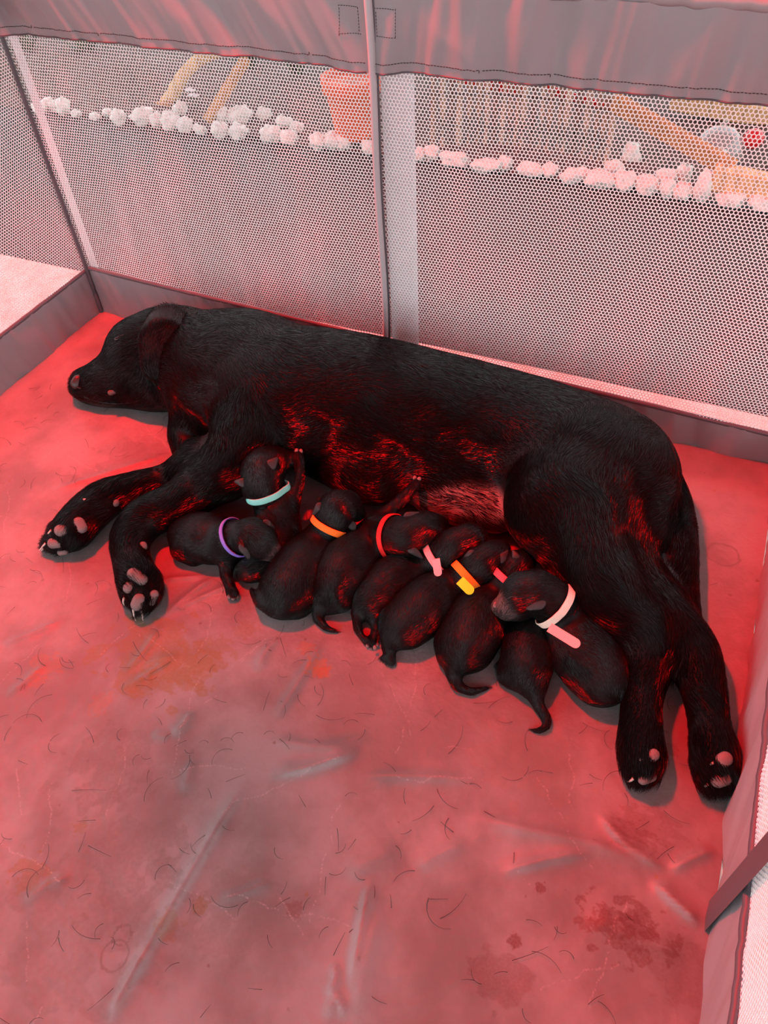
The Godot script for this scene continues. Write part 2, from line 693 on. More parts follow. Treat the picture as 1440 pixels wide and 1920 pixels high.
# short hair lying along the body: real strands, too many to count
func hair(parent: Node3D, F: Field, per_m2: float, length: float, width: float, lift: float, material: Material, skip: Array = []) -> void:
	var where: Array[Transform3D] = []
	var cols := PackedColorArray()
	var acc := 0.0
	for t in range(0, F.ix.size(), 3):
		var i0 := F.ix[t]
		var i1 := F.ix[t + 1]
		var i2 := F.ix[t + 2]
		var a := F.v[i0]
		if F.n[i0].y < -0.25:
			continue
		acc += (F.v[i1] - a).cross(F.v[i2] - a).length() * 0.5 * per_m2
		while acc > 1.0:
			acc -= 1.0
			var u := rng.randf()
			var w := rng.randf()
			if u + w > 1.0:
				u = 1.0 - u
				w = 1.0 - w
			var p := a + (F.v[i1] - a) * u + (F.v[i2] - a) * w
			var keep := true
			var bare := F.tint[i0].g > 0.03 and F.tint[i0].r > 0.06
			if bare and rng.randf() > 0.35:
				continue
			for sk: Vector4 in skip:
				if p.distance_squared_to(Vector3(sk.x, sk.y, sk.z)) < sk.w * sk.w:
					keep = false
			if not keep:
				continue
			var nn := (F.n[i0] * (1 - u - w) + F.n[i1] * u + F.n[i2] * w).normalized()
			var fl := F.flow[i0]
			var jit := Vector3(rng.randf() - 0.5, rng.randf() - 0.5, rng.randf() - 0.5)
			var swirl := wob.get_noise_3dv(p * 1100.0) * 1.5
			fl = fl + nn.cross(fl) * swirl * 0.75 + jit * 0.22
			var d := fl - nn * fl.dot(nn)
			if d.length_squared() < 1e-6:
				continue
			d = d.normalized()
			var up := d * cos(lift) + nn * sin(lift)
			var side := up.cross(nn).normalized()
			side = side.rotated(up, (rng.randf() - 0.5) * 1.0)
			var face := side.cross(up)
			var L := length * (0.6 + 0.7 * rng.randf())
			where.append(Transform3D(Basis(side * width * (0.7 + 0.6 * rng.randf()), up * L, face * L), p - nn * 0.0006))
			var c: Color = (BLACK if bare else F.tint[i0]) * (0.65 + 0.9 * rng.randf())
			c.a = 1.0
			cols.append(c)
	var mm := MultiMesh.new()
	mm.transform_format = MultiMesh.TRANSFORM_3D
	mm.use_colors = true
	mm.mesh = blade
	mm.instance_count = where.size()
	for i in where.size():
		mm.set_instance_transform(i, where[i])
		mm.set_instance_color(i, cols[i])
	var o := MultiMeshInstance3D.new()
	o.multimesh = mm
	o.material_override = material
	o.name = "fur"
	o.set_meta("kind", "stuff")
	o.position = -parent.position
	parent.add_child(o, true)

func blob(a: Vector3, b: Vector3, ra: float, rb: float, s := 1.0, n := Vector3.UP, cell := 0.0) -> ArrayMesh:
	var L := []
	bone(L, a, b, ra, rb, s, 0.004, BLACK, n)
	return field_mesh(sculpt(L, cell if cell > 0.0 else minf(ra, rb) * minf(s, 1.0) * 0.4))

# how far to move a small part along dir so that it sits on the surface at c
func settle(F: Field, c: Vector3, dir: Vector3, sink := 0.0) -> Vector3:
	var t := 0.09
	while t > -0.09 and F.at(c + dir * t) > 0.0:
		t -= 0.0008
	return dir * (t - sink) if t > -0.089 else Vector3.ZERO

# a thin dark crease (closed eye, mouth line) laid on the surface
func crease(F: Field, parent: Node3D, called: String, pts: Array, dir: Vector3, r: float) -> void:
	var p := PackedVector3Array()
	for q: Vector3 in smooth_path(PackedVector3Array(pts), 5):
		p.append(q + settle(F, q, dir, r * 0.2))
	part(called, cord(p, r, r * 0.6, 6), mat.crease_dark, parent)

# a flat band round a neck, held against the coat
func collar(parent: Node3D, F: Field, c: Vector3, axis: Vector3, width: float, material: Material, label: String, reach := 0.07) -> Array:
	var ax := axis.normalized()
	var u := ax.cross(Vector3.UP).normalized()
	var w := u.cross(ax).normalized()
	var N := 64
	var rad := PackedFloat32Array()
	for i in N:
		var ang := TAU * i / N
		var d := u * cos(ang) + w * sin(ang)
		var best := 0.01
		for off in [-0.4, 0.0, 0.4]:
			var r := 0.006
			while r < reach and F.at(c + ax * width * off + d * r) < 0.0:
				r += 0.0008
			best = maxf(best, r)
		rad.append(best)
	for k in 3:
		var r2 := rad.duplicate()
		for i in N:
			r2[i] = maxf(rad[i] * 0.98, (rad[(i + N - 1) % N] + rad[i] * 2.0 + rad[(i + 1) % N]) * 0.25)
		rad = r2
	var p := PackedVector3Array()
	var prof := [[-0.5, 0.0], [-0.5, 0.0016], [-0.42, 0.0023], [0.42, 0.0023], [0.5, 0.0016], [0.5, 0.0], [-0.5, 0.0]]
	for q in prof:
		for i in N:
			var ang := TAU * i / N
			p.append(c + ax * width * q[0] + (u * cos(ang) + w * sin(ang)) * (rad[i] + 0.0006 + q[1]))
	part("collar", grid_mesh(p, N, prof.size(), 1.0, true), material, parent, label)
	return [u, w, rad]

# a loose strap end: flat rounded tongue between two points
func strap_end(a: Vector3, b: Vector3, width: float, face: Vector3) -> ArrayMesh:
	var d := (b - a).normalized()
	var s := d.cross(face).normalized()
	var n := d.cross(s).normalized()
	var L := a.distance_to(b)
	var outline := PackedVector2Array()
	outline.append(Vector2(0, -width / 2))
	for i in 9:
		var t := -PI / 2 + PI * i / 8.0
		outline.append(Vector2(L - width / 2 + cos(t) * width / 2, sin(t) * width / 2))
	outline.append(Vector2(0, width / 2))
	var st := SurfaceTool.new()
	st.begin(Mesh.PRIMITIVE_TRIANGLES)
	var T := Transform3D(Basis(d, s, n), a)
	var mid := Vector2(L * 0.5, 0)
	for i in outline.size():
		var p := outline[i]
		var q := outline[(i + 1) % outline.size()]
		for up in [-1.0, 1.0]:
			tri_into(st, T, Vector3(mid.x, mid.y, 0.0009 * up), Vector3(p.x, p.y, 0.0009 * up), Vector3(q.x, q.y, 0.0009 * up), Vector3(0, 0, up))
		var e := (q - p).orthogonal().normalized()
		quad_into(st, T, Vector3(p.x, p.y, -0.0009), Vector3(q.x, q.y, -0.0009), Vector3(q.x, q.y, 0.0009), Vector3(p.x, p.y, 0.0009), Vector3(-e.x, -e.y, 0) if e.dot(p - mid) < 0.0 else Vector3(e.x, e.y, 0))
	return st.commit()

# ---------------------------------------------------------------- the play pen
const PEN_W := 1.377
const PEN_D := 1.42
var folds: Array = []

func fold(pts: Array, width: float, height: float, skew := 0.0) -> void:
	folds.append([pts, width, height, skew])

func floor_mesh() -> ArrayMesh:
	var step := 0.0036
	var nu := int(PEN_W / step) + 1
	var nv := int(PEN_D / step) + 1
	var hgt := PackedFloat32Array()
	hgt.resize(nu * nv)
	for j in nv:
		for i in nu:
			var x := i * PEN_W / (nu - 1)
			var z := j * PEN_D / (nv - 1)
			hgt[j * nu + i] = wob.get_noise_2d(x * 260.0, z * 200.0 + 50.0) * 0.0022 + grain.get_noise_2d(x * 900.0, z * 900.0) * 0.0005
	for F in folds:
		var raw := PackedVector3Array(F[0])
		var pts := smooth_path(raw, 5)
		var w: float = F[1]
		var hh: float = F[2]
		var sk: float = F[3]
		var total := 0.0
		var lo := Vector3.ONE * 1e9
		var hi := -lo
		for k in pts.size():
			lo = lo.min(pts[k])
			hi = hi.max(pts[k])
			if k:
				total += pts[k].distance_to(pts[k - 1])
		var pad := w * 3.5
		for j in range(maxi(int((lo.z - pad) / step), 0), mini(int((hi.z + pad) / step) + 1, nv - 1) + 1):
			for i in range(maxi(int((lo.x - pad) / step), 0), mini(int((hi.x + pad) / step) + 1, nu - 1) + 1):
				var p := Vector3(i * PEN_W / (nu - 1), 0, j * PEN_D / (nv - 1))
				var best := 1e9
				var arc := 0.0
				var run := 0.0
				var sgn := 1.0
				for k in pts.size() - 1:
					var d := pts[k + 1] - pts[k]
					var L := d.length()
					var t := clampf((p - pts[k]).dot(d) / (L * L), 0.0, 1.0)
					var off := p - pts[k] - d * t
					if off.length() < best:
						best = off.length()
						arc = run + L * t
						sgn = signf(d.cross(off).y)
					run += L
				var along := smoothstep(0.0, 0.3, arc / total) * smoothstep(1.0, 0.7, arc / total)
				var s := sgn * best / w / (1.0 + sk * sgn)
				hgt[j * nu + i] += hh * 0.8 * along * exp(-sqrt(s * s + 0.06) * 1.6) * 1.5
	var p := PackedVector3Array()
	p.resize(nu * nv)
	for j in nv:
		for i in nu:
			p[j * nu + i] = Vector3(i * PEN_W / (nu - 1), hgt[j * nu + i], j * PEN_D / (nv - 1))
	return grid_mesh(p, nu, nv)

var stain_img: Image

func blot(c: Vector3, r: float, col: Color, strength: float, seed_: int, ragged := 0.9, stretch := 1.0, ring := false) -> void:
	var S := stain_img.get_size()
	var n := FastNoiseLite.new()
	n.seed = seed_
	n.frequency = 1.0
	n.fractal_octaves = 4
	var cx := c.x / PEN_W * S.x
	var cy := c.z / PEN_D * S.y
	var rp := r / PEN_W * S.x * 1.6
	for y in range(maxi(int(cy - rp), 0), mini(int(cy + rp), S.y - 1)):
		for x in range(maxi(int(cx - rp * stretch), 0), mini(int(cx + rp * stretch), S.x - 1)):
			var q := Vector2((x - cx) / stretch, y - cy) / (r / PEN_W * S.x)
			var d := q.length() + n.get_noise_2d(q.x * 1.3, q.y * 1.3) * ragged
			var g := n.get_noise_2d(q.x * 9.0 + 40.0, q.y * 9.0) * 0.5 + 0.6
			var a := smoothstep(1.0, 0.85, d) * clampf(g, 0.15, 1.0) * strength
			if ring:
				a = smoothstep(0.10, 0.03, absf(d - 0.9)) * strength
			if a > 0.0:
				stain_img.set_pixel(x, y, stain_img.get_pixel(x, y).lerp(col, a))

func streak(a: Vector3, b: Vector3, col: Color, strength: float) -> void:
	var S := stain_img.get_size()
	var p := Vector2(a.x / PEN_W * S.x, a.z / PEN_D * S.y)
	var q := Vector2(b.x / PEN_W * S.x, b.z / PEN_D * S.y)
	var n := int(p.distance_to(q))
	for i in n:
		var m := p.lerp(q, float(i) / n)
		m += Vector2(wob.get_noise_1d(i * 3.0 + a.x * 900.0), wob.get_noise_1d(i * 3.0 + 500.0)) * 4.0
		if m.x > 1 and m.y > 1 and m.x < S.x - 2 and m.y < S.y - 2 and rng.randf() < 0.8:
			stain_img.set_pixel(int(m.x), int(m.y), stain_img.get_pixel(int(m.x), int(m.y)).lerp(col, strength * rng.randf()))

func floor_material() -> StandardMaterial3D:
	var n := FastNoiseLite.new()
	n.seed = 77
	n.frequency = 0.006
	n.fractal_octaves = 6
	n.fractal_gain = 0.6
	var raw := n.get_image(1024, 1024)
	var g := Gradient.new()
	stain_img = Image.create(1024, 1024, false, Image.FORMAT_RGB8)
	var lut: Array = []
	for i in 256:
		var t := i / 255.0
		lut.append(Color(0.425, 0.41, 0.40).lerp(Color(0.54, 0.525, 0.52), smoothstep(0.15, 0.85, t)))
	var data := raw.get_data()
	var outd := PackedByteArray()
	outd.resize(1024 * 1024 * 3)
	var r3: Array = []
	for c: Color in lut:
		r3.append([c.r8, c.g8, c.b8])
	for i in 1024 * 1024:
		var e: Array = r3[data[i]]
		outd[i * 3] = e[0]
		outd[i * 3 + 1] = e[1]
		outd[i * 3 + 2] = e[2]
	stain_img = Image.create_from_data(1024, 1024, false, Image.FORMAT_RGB8, outd)
	var mustard := Color(0.47, 0.36, 0.18)
	var rust := Color(0.66, 0.33, 0.18)
	var blood := Color(0.30, 0.13, 0.11)
	var dirt := Color(0.36, 0.34, 0.32)
	blot(Vector3(0.6373, -0.0000, 0.6893), 0.055, mustard, 0.55, 3, 1.1, 1.5)
	blot(Vector3(0.6782, 0.0000, 0.6911), 0.030, mustard, 0.5, 4, 1.0, 1.4)
	blot(Vector3(0.6415, 0.0000, 0.7326), 0.022, mustard, 0.4, 5, 1.0, 0.8)
	blot(Vector3(0.7032, 0.0000, 0.6488), 0.018, mustard, 0.4, 6, 1.0, 1.5)
	blot(Vector3(0.8483, 0.0000, 0.6225), 0.014, rust, 0.6, 7, 1.0, 1.2)
	blot(Vector3(0.8580, 0.0000, 0.6257), 0.010, rust, 0.6, 8, 0.9, 1.2)
	blot(Vector3(0.8210, 0.0000, 0.6015), 0.009, rust, 0.45, 9, 0.9, 1.5)
	blot(Vector3(0.6049, -0.0000, 0.7777), 0.020, rust, 0.3, 10, 1.0, 0.7)
	blot(Vector3(0.4984, -0.0000, 0.7590), 0.016, rust, 0.35, 12, 1.0, 1.6)
	blot(Vector3(0.5018, 0.0000, 0.7847), 0.010, rust, 0.35, 13, 1.0, 1.6)
	blot(Vector3(0.7255, 0.0000, 0.6065), 0.014, mustard, 0.35, 14, 1.0, 1.2)
	blot(Vector3(0.6679, 0.0000, 0.9850), 0.018, mustard, 0.5, 15, 1.1, 1.3)
	blot(Vector3(0.8648, 0.0000, 0.9386), 0.009, mustard, 0.6, 16, 0.7, 1.0)
	blot(Vector3(0.9633, 0.0000, 0.9017), 0.010, blood, 0.35, 17, 0.6, 1.0)
	blot(Vector3(0.6859, 0.0000, 0.9222), 0.009, mustard, 0.5, 18, 0.9, 1.0)
	blot(Vector3(0.8444, 0.0000, 0.9703), 0.014, mustard, 0.35, 19, 1.0, 1.0)
	blot(Vector3(1.2005, 0.0000, 0.7777), 0.006, blood, 0.7, 20, 0.5, 1.0)
	blot(Vector3(1.1911, 0.0000, 0.8391), 0.007, blood, 0.7, 22, 0.5, 1.2)
	blot(Vector3(1.1871, 0.0000, 0.8774), 0.026, blood, 0.28, 23, 0.5, 1.3)
	blot(Vector3(1.2896, 0.0000, 0.7820), 0.026, blood, 0.5, 24, 1.6, 1.5)
	blot(Vector3(1.2735, 0.0000, 0.7849), 0.012, blood, 0.45, 25, 1.3, 1.3)
	blot(Vector3(1.3031, 0.0000, 0.7802), 0.014, blood, 0.5, 26, 1.3, 1.3)
	blot(Vector3(1.3013, 0.0000, 0.6659), 0.022, blood, 0.25, 27, 1.0, 1.6)
	blot(Vector3(1.2810, 0.0000, 0.6840), 0.015, blood, 0.3, 28, 1.4, 1.6)
	blot(Vector3(1.3036, 0.0000, 0.5638), 0.010, blood, 0.45, 29, 0.5, 1.0)
	blot(Vector3(1.3565, 0.0000, 0.8032), 0.030, blood, 0.22, 30, 0.8, 1.5)
	blot(Vector3(1.3212, 0.0000, 0.2261), 0.022, dirt, 0.5, 31, 0.15, 1.2, true)
	blot(Vector3(0.8081, 0.0000, 1.0163), 0.016, dirt, 0.5, 32, 0.1, 1.0, true)
	blot(Vector3(0.8030, 0.0000, 0.9975), 0.011, dirt, 0.6, 33, 0.3, 1.0, true)
	blot(Vector3(1.1575, 0.0000, 0.6424), 0.05, rust, 0.10, 34, 1.0, 1.5)
	blot(Vector3(0.3654, 0.0000, 0.3808), 0.05, dirt, 0.35, 35, 1.2, 1.4)
	blot(Vector3(0.3286, 0.0000, 0.4370), 0.03, dirt, 0.30, 36, 1.2, 1.4)
	blot(Vector3(0.7635, 0.0000, 0.9227), 0.06, dirt, 0.35, 37, 1.2, 1.0)
	blot(Vector3(0.7515, 0.0000, 1.0124), 0.07, dirt, 0.3, 38, 1.2, 1.3)
	blot(Vector3(0.8933, 0.0000, 0.9236), 0.05, dirt, 0.25, 39, 1.2, 1.0)
	blot(Vector3(0.6699, 0.0000, 0.8507), 0.05, dirt, 0.35, 40, 1.2, 1.0)
	for i in 90:
		var c := Vector3(rng.randf() * PEN_W, 0, 0.25 + rng.randf() * 1.1)
		var an := rng.randf() * TAU
		streak(c, c + Vector3(cos(an), 0, sin(an)) * (0.02 + 0.14 * rng.randf()), Color(0.74, 0.71, 0.69), 0.5)
	for i in 160:
		blot(Vector3(rng.randf() * PEN_W, 0, rng.randf() * PEN_D), 0.001 + 0.002 * rng.randf(), [mustard, dirt, blood][i % 3], 0.6, i, 0.5)
	var m := simple("floor_fabric", Color(1, 1, 1), 0.5)
	m.albedo_texture = ImageTexture.create_from_image(stain_img)
	m.normal_enabled = true
	var wn := FastNoiseLite.new()
	wn.seed = 9
	wn.frequency = 0.02
	wn.fractal_octaves = 6
	wn.fractal_gain = 0.7
	wn.fractal_type = FastNoiseLite.FRACTAL_RIDGED
	var nt := NoiseTexture2D.new()
	nt.width = 1024
	nt.height = 1024
	nt.noise = wn
	nt.as_normal_map = true
	nt.bump_strength = 2.0
	m.normal_texture = nt
	m.normal_scale = 0.25
	m.rim_enabled = true
	m.rim = 0.3
	m.rim_tint = 0.3
	return m

# hanging cloth in the plane of a wall. o: lower corner, u: along, n: towards the inside of the pen
func cloth(o: Vector3, u: Vector3, length: float, y0: Callable, y1: Callable, n: Vector3, folded: float, pucker: float, pucker_top: bool, lean: float, phase: float) -> ArrayMesh:
	var nu := int(length / 0.004) + 1
	var nv := 25
	var p := PackedVector3Array()
	for j in nv:
		var t := float(j) / (nv - 1)
		for i in nu:
			var s := i * length / (nu - 1)
			var a: float = y0.call(s)
			var b: float = y1.call(s)
			var y := lerpf(a, b, t)
			var edge := (1.0 - t if pucker_top else t) * (b - a)
			var q := s + lean * (y - a)
			var d := wob.get_noise_2d(q * 900.0 + phase, y * 160.0) * folded
			d += (1.0 - absf(wob.get_noise_2d(q * 420.0 + phase + 70.0, y * 260.0)) * 2.0) * folded * 0.45
			d += wob.get_noise_2d(q * 2300.0 + phase, y * 420.0 + 30.0) * folded * 0.42
			d += wob.get_noise_2d(q * 3600.0 + phase, 7.0) * pucker * exp(-edge / 0.014)
			d *= smoothstep(0.0, 0.02, minf(s, length - s) + 0.004)
			p.append(o + u * s + Vector3.UP * y + n * d)
	hung = p
	hung_nu = nu
	hung_len = length
	return grid_mesh(p, nu, nv)

# a point of the cloth hung last: along it, and by height
func on_cloth(s: float, y: float, off: Vector3) -> Vector3:
	var i := clampi(int(s / hung_len * (hung_nu - 1)), 0, hung_nu - 1)
	var best := hung[i]
	for j in 25:
		var q := hung[j * hung_nu + i]
		if absf(q.y - y) < absf(best.y - y):
			best = q
	return Vector3(best.x, y, best.z) + off

var hung: PackedVector3Array
var hung_nu := 0
var hung_len := 1.0

func dashes(pts: PackedVector3Array, dash: float, gap: float, n: Vector3, w := 0.0006) -> ArrayMesh:
	var st := SurfaceTool.new()
	st.begin(Mesh.PRIMITIVE_TRIANGLES)
	var run := 0.0
	for i in pts.size() - 1:
		var L := pts[i].distance_to(pts[i + 1])
		var d := (pts[i + 1] - pts[i]) / L
		var s := n.cross(d).normalized()
		while run < L:
			box_into(st, Transform3D(Basis(d, s, d.cross(s)), pts[i] + d * (run + dash / 2)), Vector3(dash, w * 2.0, w * 1.6), 0.0002)
			run += dash + gap
		run -= L
	return st.commit()

# a hexagon net: every thread a small ridge of its own
func net(o: Vector3, u: Vector3, length: float, low: Callable, high: float, n: Vector3, phase: float) -> ArrayMesh:
	var pitch := 0.00553
	var rowh := pitch * 0.866
	var side := pitch / sqrt(3.0)
	var v := PackedVector3Array()
	var nn := PackedVector3Array()
	var ix := PackedInt32Array()
	var wt := 0.00072
	var th := 0.0006
	var rows := int(high / rowh) + 1
	var cols := int(length / pitch) + 1
	for j in rows:
		for i in cols:
			var cx := (i + (0.5 if j % 2 else 0.0)) * pitch
			var cy := j * rowh
			if cx > length or cy > high or cy < float(low.call(cx)):
				continue
			var c3 := o + u * cx + Vector3.UP * cy
			var lift := wob.get_noise_2d(cx * 300.0 + phase, cy * 250.0) * 0.006 + wob.get_noise_2d(cx * 1200.0 + phase, cy * 300.0) * 0.0016
			c3 += n * (lift * smoothstep(0.54, 0.48, cy))
			# corners of the cell: lower-left, bottom, lower-right, upper-right
			var pa := c3 + u * (-pitch / 2) + Vector3.UP * (-side / 2)
			var pb := c3 + Vector3.UP * (-side)
			var pc := c3 + u * (pitch / 2) + Vector3.UP * (-side / 2)
			var pd := c3 + u * (pitch / 2) + Vector3.UP * (side / 2)
			for e in 3:
				var p: Vector3 = [pa, pb, pc][e]
				var q: Vector3 = [pb, pc, pd][e]
				var s := (q - p).cross(n).normalized() * wt
				var b := v.size()
				v.append_array([p - s, p + n * th, p + s, q - s, q + n * th, q + s])
				var sn := s.normalized()
				nn.append_array([(n * 0.5 - sn).normalized(), n, (n * 0.5 + sn).normalized(), (n * 0.5 - sn).normalized(), n, (n * 0.5 + sn).normalized()])
				ix.append_array([b, b + 1, b + 3, b + 1, b + 4, b + 3, b + 1, b + 2, b + 4, b + 2, b + 5, b + 4])
	return arrays_mesh(v, nn, ix)

func back_low(s: float) -> float:
	return lerpf(0.103, 0.058, s / PEN_W)

func build_pen() -> void:
	var pen := thing("playpen", "grey fabric playpen with white mesh walls around the dogs", "playpen", Vector3(0.69, 0, 0.7))
	fold([Vector3(0.8613, 0.0000, 0.7843), Vector3(0.9104, 0.0000, 0.7515), Vector3(0.9558, 0.0000, 0.7089)], 0.0100, 0.0100, 0.40)
	fold([Vector3(0.8362, 0.0000, 0.7403), Vector3(0.8977, 0.0000, 0.7267), Vector3(0.9558, 0.0000, 0.7089)], 0.0100, 0.0060, -0.30)
	fold([Vector3(0.9603, 0.0000, 0.7420), Vector3(1.0298, 0.0000, 0.7154), Vector3(1.1024, 0.0000, 0.6904)], 0.0090, 0.0060, 0.00)
	fold([Vector3(0.8303, 0.0000, 0.7229), Vector3(0.8372, 0.0000, 0.6706), Vector3(0.8372, 0.0000, 0.5762)], 0.0090, 0.0060, 0.30)
	fold([Vector3(0.8433, 0.0000, 0.7792), Vector3(0.8405, 0.0000, 0.8375), Vector3(0.8395, 0.0000, 0.9161), Vector3(0.8394, 0.0000, 0.9781), Vector3(0.8385, 0.0000, 1.0607)], 0.0100, 0.0090, -0.40)
	fold([Vector3(0.8416, 0.0000, 0.9911), Vector3(0.8392, 0.0000, 1.0350), Vector3(0.8406, 0.0000, 1.0721)], 0.0080, 0.0080, 0.00)
	fold([Vector3(1.0262, 0.0000, 0.8377), Vector3(1.0351, 0.0000, 0.8812), Vector3(1.0526, 0.0000, 0.9516)], 0.0080, 0.0100, 0.30)
	fold([Vector3(1.0493, 0.0000, 0.8636), Vector3(1.0572, 0.0000, 0.9159), Vector3(1.0668, -0.0000, 0.9752)], 0.0150, 0.0080, 0.00)
	fold([Vector3(1.0998, 0.0000, 0.7345), Vector3(1.1777, 0.0000, 0.7239), Vector3(1.2467, 0.0000, 0.7111), Vector3(1.3159, 0.0000, 0.7143)], 0.0110, 0.0090, -0.40)
	fold([Vector3(1.1530, 0.0000, 0.7845), Vector3(1.2031, 0.0000, 0.7481), Vector3(1.2487, 0.0000, 0.7197)], 0.0090, 0.0080, 0.30)
	fold([Vector3(1.2370, 0.0000, 0.6694), Vector3(1.2757, 0.0000, 0.6990), Vector3(1.3282, 0.0000, 0.7097)], 0.0090, 0.0090, 0.30)
	fold([Vector3(1.3076, 0.0000, 0.7249), Vector3(1.3340, 0.0000, 0.7378), Vector3(1.3678, 0.0000, 0.7517)], 0.0090, 0.0110, 0.30)
	fold([Vector3(1.3239, 0.0000, 0.7109), Vector3(1.3480, 0.0000, 0.6844), Vector3(1.3707, 0.0000, 0.6637)], 0.0080, 0.0090, 0.00)
	fold([Vector3(1.0672, 0.0000, 0.8174), Vector3(1.0862, 0.0000, 0.7908), Vector3(1.1145, 0.0000, 0.7632)], 0.0120, 0.0050, 0.00)
	fold([Vector3(0.2646, 0.0000, 0.4956), Vector3(0.3244, 0.0000, 0.4317), Vector3(0.4115, 0.0000, 0.3343)], 0.0080, 0.0050, 0.00)
	fold([Vector3(0.6032, 0.0000, 0.6406), Vector3(0.6152, 0.0000, 0.5899), Vector3(0.6355, 0.0000, 0.5337)], 0.0080, 0.0060, 0.00)
	fold([Vector3(0.6096, -0.0000, 0.6230), Vector3(0.6470, 0.0000, 0.5668), Vector3(0.6862, 0.0000, 0.5246)], 0.0070, 0.0040, 0.00)
	fold([Vector3(0.5576, 0.0000, 0.5753), Vector3(0.5880, 0.0000, 0.5633), Vector3(0.6231, 0.0000, 0.5441)], 0.0080, 0.0050, 0.00)
	fold([Vector3(0.6176, 0.0000, 0.7597), Vector3(0.6537, 0.0000, 0.6873), Vector3(0.6196, -0.0000, 0.7147)], 0.0070, 0.0040, 0.00)
	fold([Vector3(0.6032, 0.0000, 0.7348), Vector3(0.6119, 0.0000, 0.7041), Vector3(0.6104, 0.0000, 0.6377)], 0.0070, 0.0050, 0.00)
	fold([Vector3(0.7208, 0.0000, 0.7852), Vector3(0.7276, 0.0000, 0.7649), Vector3(0.7287, -0.0000, 0.7416)], 0.0080, 0.0070, 0.00)
	fold([Vector3(0.6954, 0.0000, 0.7901), Vector3(0.7208, 0.0000, 0.7852)], 0.0060, 0.0040, 0.00)
	fold([Vector3(0.7791, 0.0000, 0.8420), Vector3(0.7721, 0.0000, 0.8233), Vector3(0.7616, 0.0000, 0.7979)], 0.0100, 0.0040, 0.00)
	fold([Vector3(0.8769, 0.0000, 0.9305), Vector3(0.8959, 0.0000, 0.9166), Vector3(0.9314, 0.0000, 0.8836)], 0.0080, 0.0050, 0.00)
	fold([Vector3(0.4807, 0.0000, 0.8239), Vector3(0.4920, 0.0000, 0.7842), Vector3(0.4955, 0.0000, 0.7556)], 0.0080, 0.0050, 0.00)
	fold([Vector3(0.4128, 0.0000, 0.7606), Vector3(0.4436, 0.0000, 0.7290), Vector3(0.4686, -0.0000, 0.6892)], 0.0080, 0.0050, 0.00)
	fold([Vector3(0.7767, 0.0000, 0.6647), Vector3(0.7714, 0.0000, 0.6261), Vector3(0.7793, 0.0000, 0.5946)], 0.0090, 0.0050, 0.00)
	fold([Vector3(0.9134, 0.0000, 0.7429), Vector3(0.9163, 0.0000, 0.7190), Vector3(0.9599, 0.0000, 0.6857)], 0.0080, 0.0030, 0.00)
	fold([Vector3(1.2416, 0.0000, 0.7825), Vector3(1.2988, 0.0000, 0.7864), Vector3(1.3632, 0.0000, 0.7858)], 0.0300, 0.0060, 0.00)
	fold([Vector3(1.1959, 0.0000, 0.3896), Vector3(1.2861, 0.0000, 0.5288)], 0.0300, 0.0030, 0.00)
	fold([Vector3(1.0312, 0.0000, 0.9632), Vector3(1.0350, 0.0000, 0.9463), Vector3(1.0239, 0.0000, 0.9300)], 0.0060, 0.0060, 0.00)
	fold([Vector3(1.0405, 0.0000, 0.9816), Vector3(1.0422, -0.0000, 0.9586), Vector3(1.0600, 0.0000, 0.9732)], 0.0060, 0.0060, 0.00)
	fold([Vector3(0.7154, 0.0000, 0.9681), Vector3(0.6947, 0.0000, 0.9892), Vector3(0.6821, 0.0000, 1.0185)], 0.0080, 0.0040, 0.00)
	fold([Vector3(1.0417, 0.0000, 0.7935), Vector3(1.0208, 0.0000, 0.8214), Vector3(0.9949, 0.0000, 0.8508)], 0.0200, 0.0040, 0.00)
	fold([Vector3(0.0641, 0.0000, 0.1002), Vector3(0.0774, 0.0000, 0.0544), Vector3(0.0799, -0.0000, 0.0112)], 0.0120, 0.0060, 0.00)
	fold([Vector3(0.0221, 0.0000, 0.3377), Vector3(0.0760, 0.0000, 0.2481), Vector3(0.0749, 0.0000, 0.0963)], 0.0300, 0.0040, 0.00)
	part("floor_mat", floor_mesh(), floor_material(), pen, "stained creased grey fabric floor")
	var grey: Material = mat.grey_polyester
	# skirts
	var zero := func(_s: float) -> float: return -0.002
	var b1 := part("skirt", cloth(Vector3(0, 0, 0.001), Vector3.RIGHT, PEN_W, zero, back_low, Vector3.BACK, 0.006, 0.002, true, 0.2, 0.0), grey, pen)
	var left_low := func(_s: float) -> float: return 0.098
	var s2 := part("skirt", cloth(Vector3(0.001, 0, 0), Vector3.BACK, PEN_D, zero, left_low, Vector3.RIGHT, 0.007, 0.002, true, -0.3, 300.0), grey, pen)
	var right_low := func(s: float) -> float: return lerpf(0.06, 0.128, smoothstep(0.0, 0.4, s))
	var s3 := part("skirt", cloth(Vector3(PEN_W, 0, 0), Vector3.BACK, PEN_D, zero, right_low, Vector3.LEFT, 0.005, 0.0025, true, 0.6, 600.0), grey, pen)
	# bound hems along the skirts
	for side in 3:
		var path := PackedVector3Array()
		for i in 140:
			var t := i / 139.0
			var jig := wob.get_noise_1d(i * 40.0 + side * 99.0) * 0.0012
			if side == 0:
				path.append(Vector3(t * PEN_W, back_low(t * PEN_W) + jig, 0.001 + jig))
			elif side == 1:
				path.append(Vector3(0.001 + jig, 0.098 + jig, t * PEN_D))
			else:
				path.append(Vector3(PEN_W - 0.001 + jig, float(right_low.call(t * PEN_D)) + jig, t * PEN_D))
		part("hem_binding", cord(path, 0.0042, 0.0042, 8), mat.dark_binding, [b1, s2, s3][side])
	# top bands
	var band_low := func(s: float) -> float: return 0.537 + 0.006 * smoothstep(0.09, 0.0, minf(absf(s - 0.685), s)) * -1.0
	var band_high := func(_s: float) -> float: return 0.636
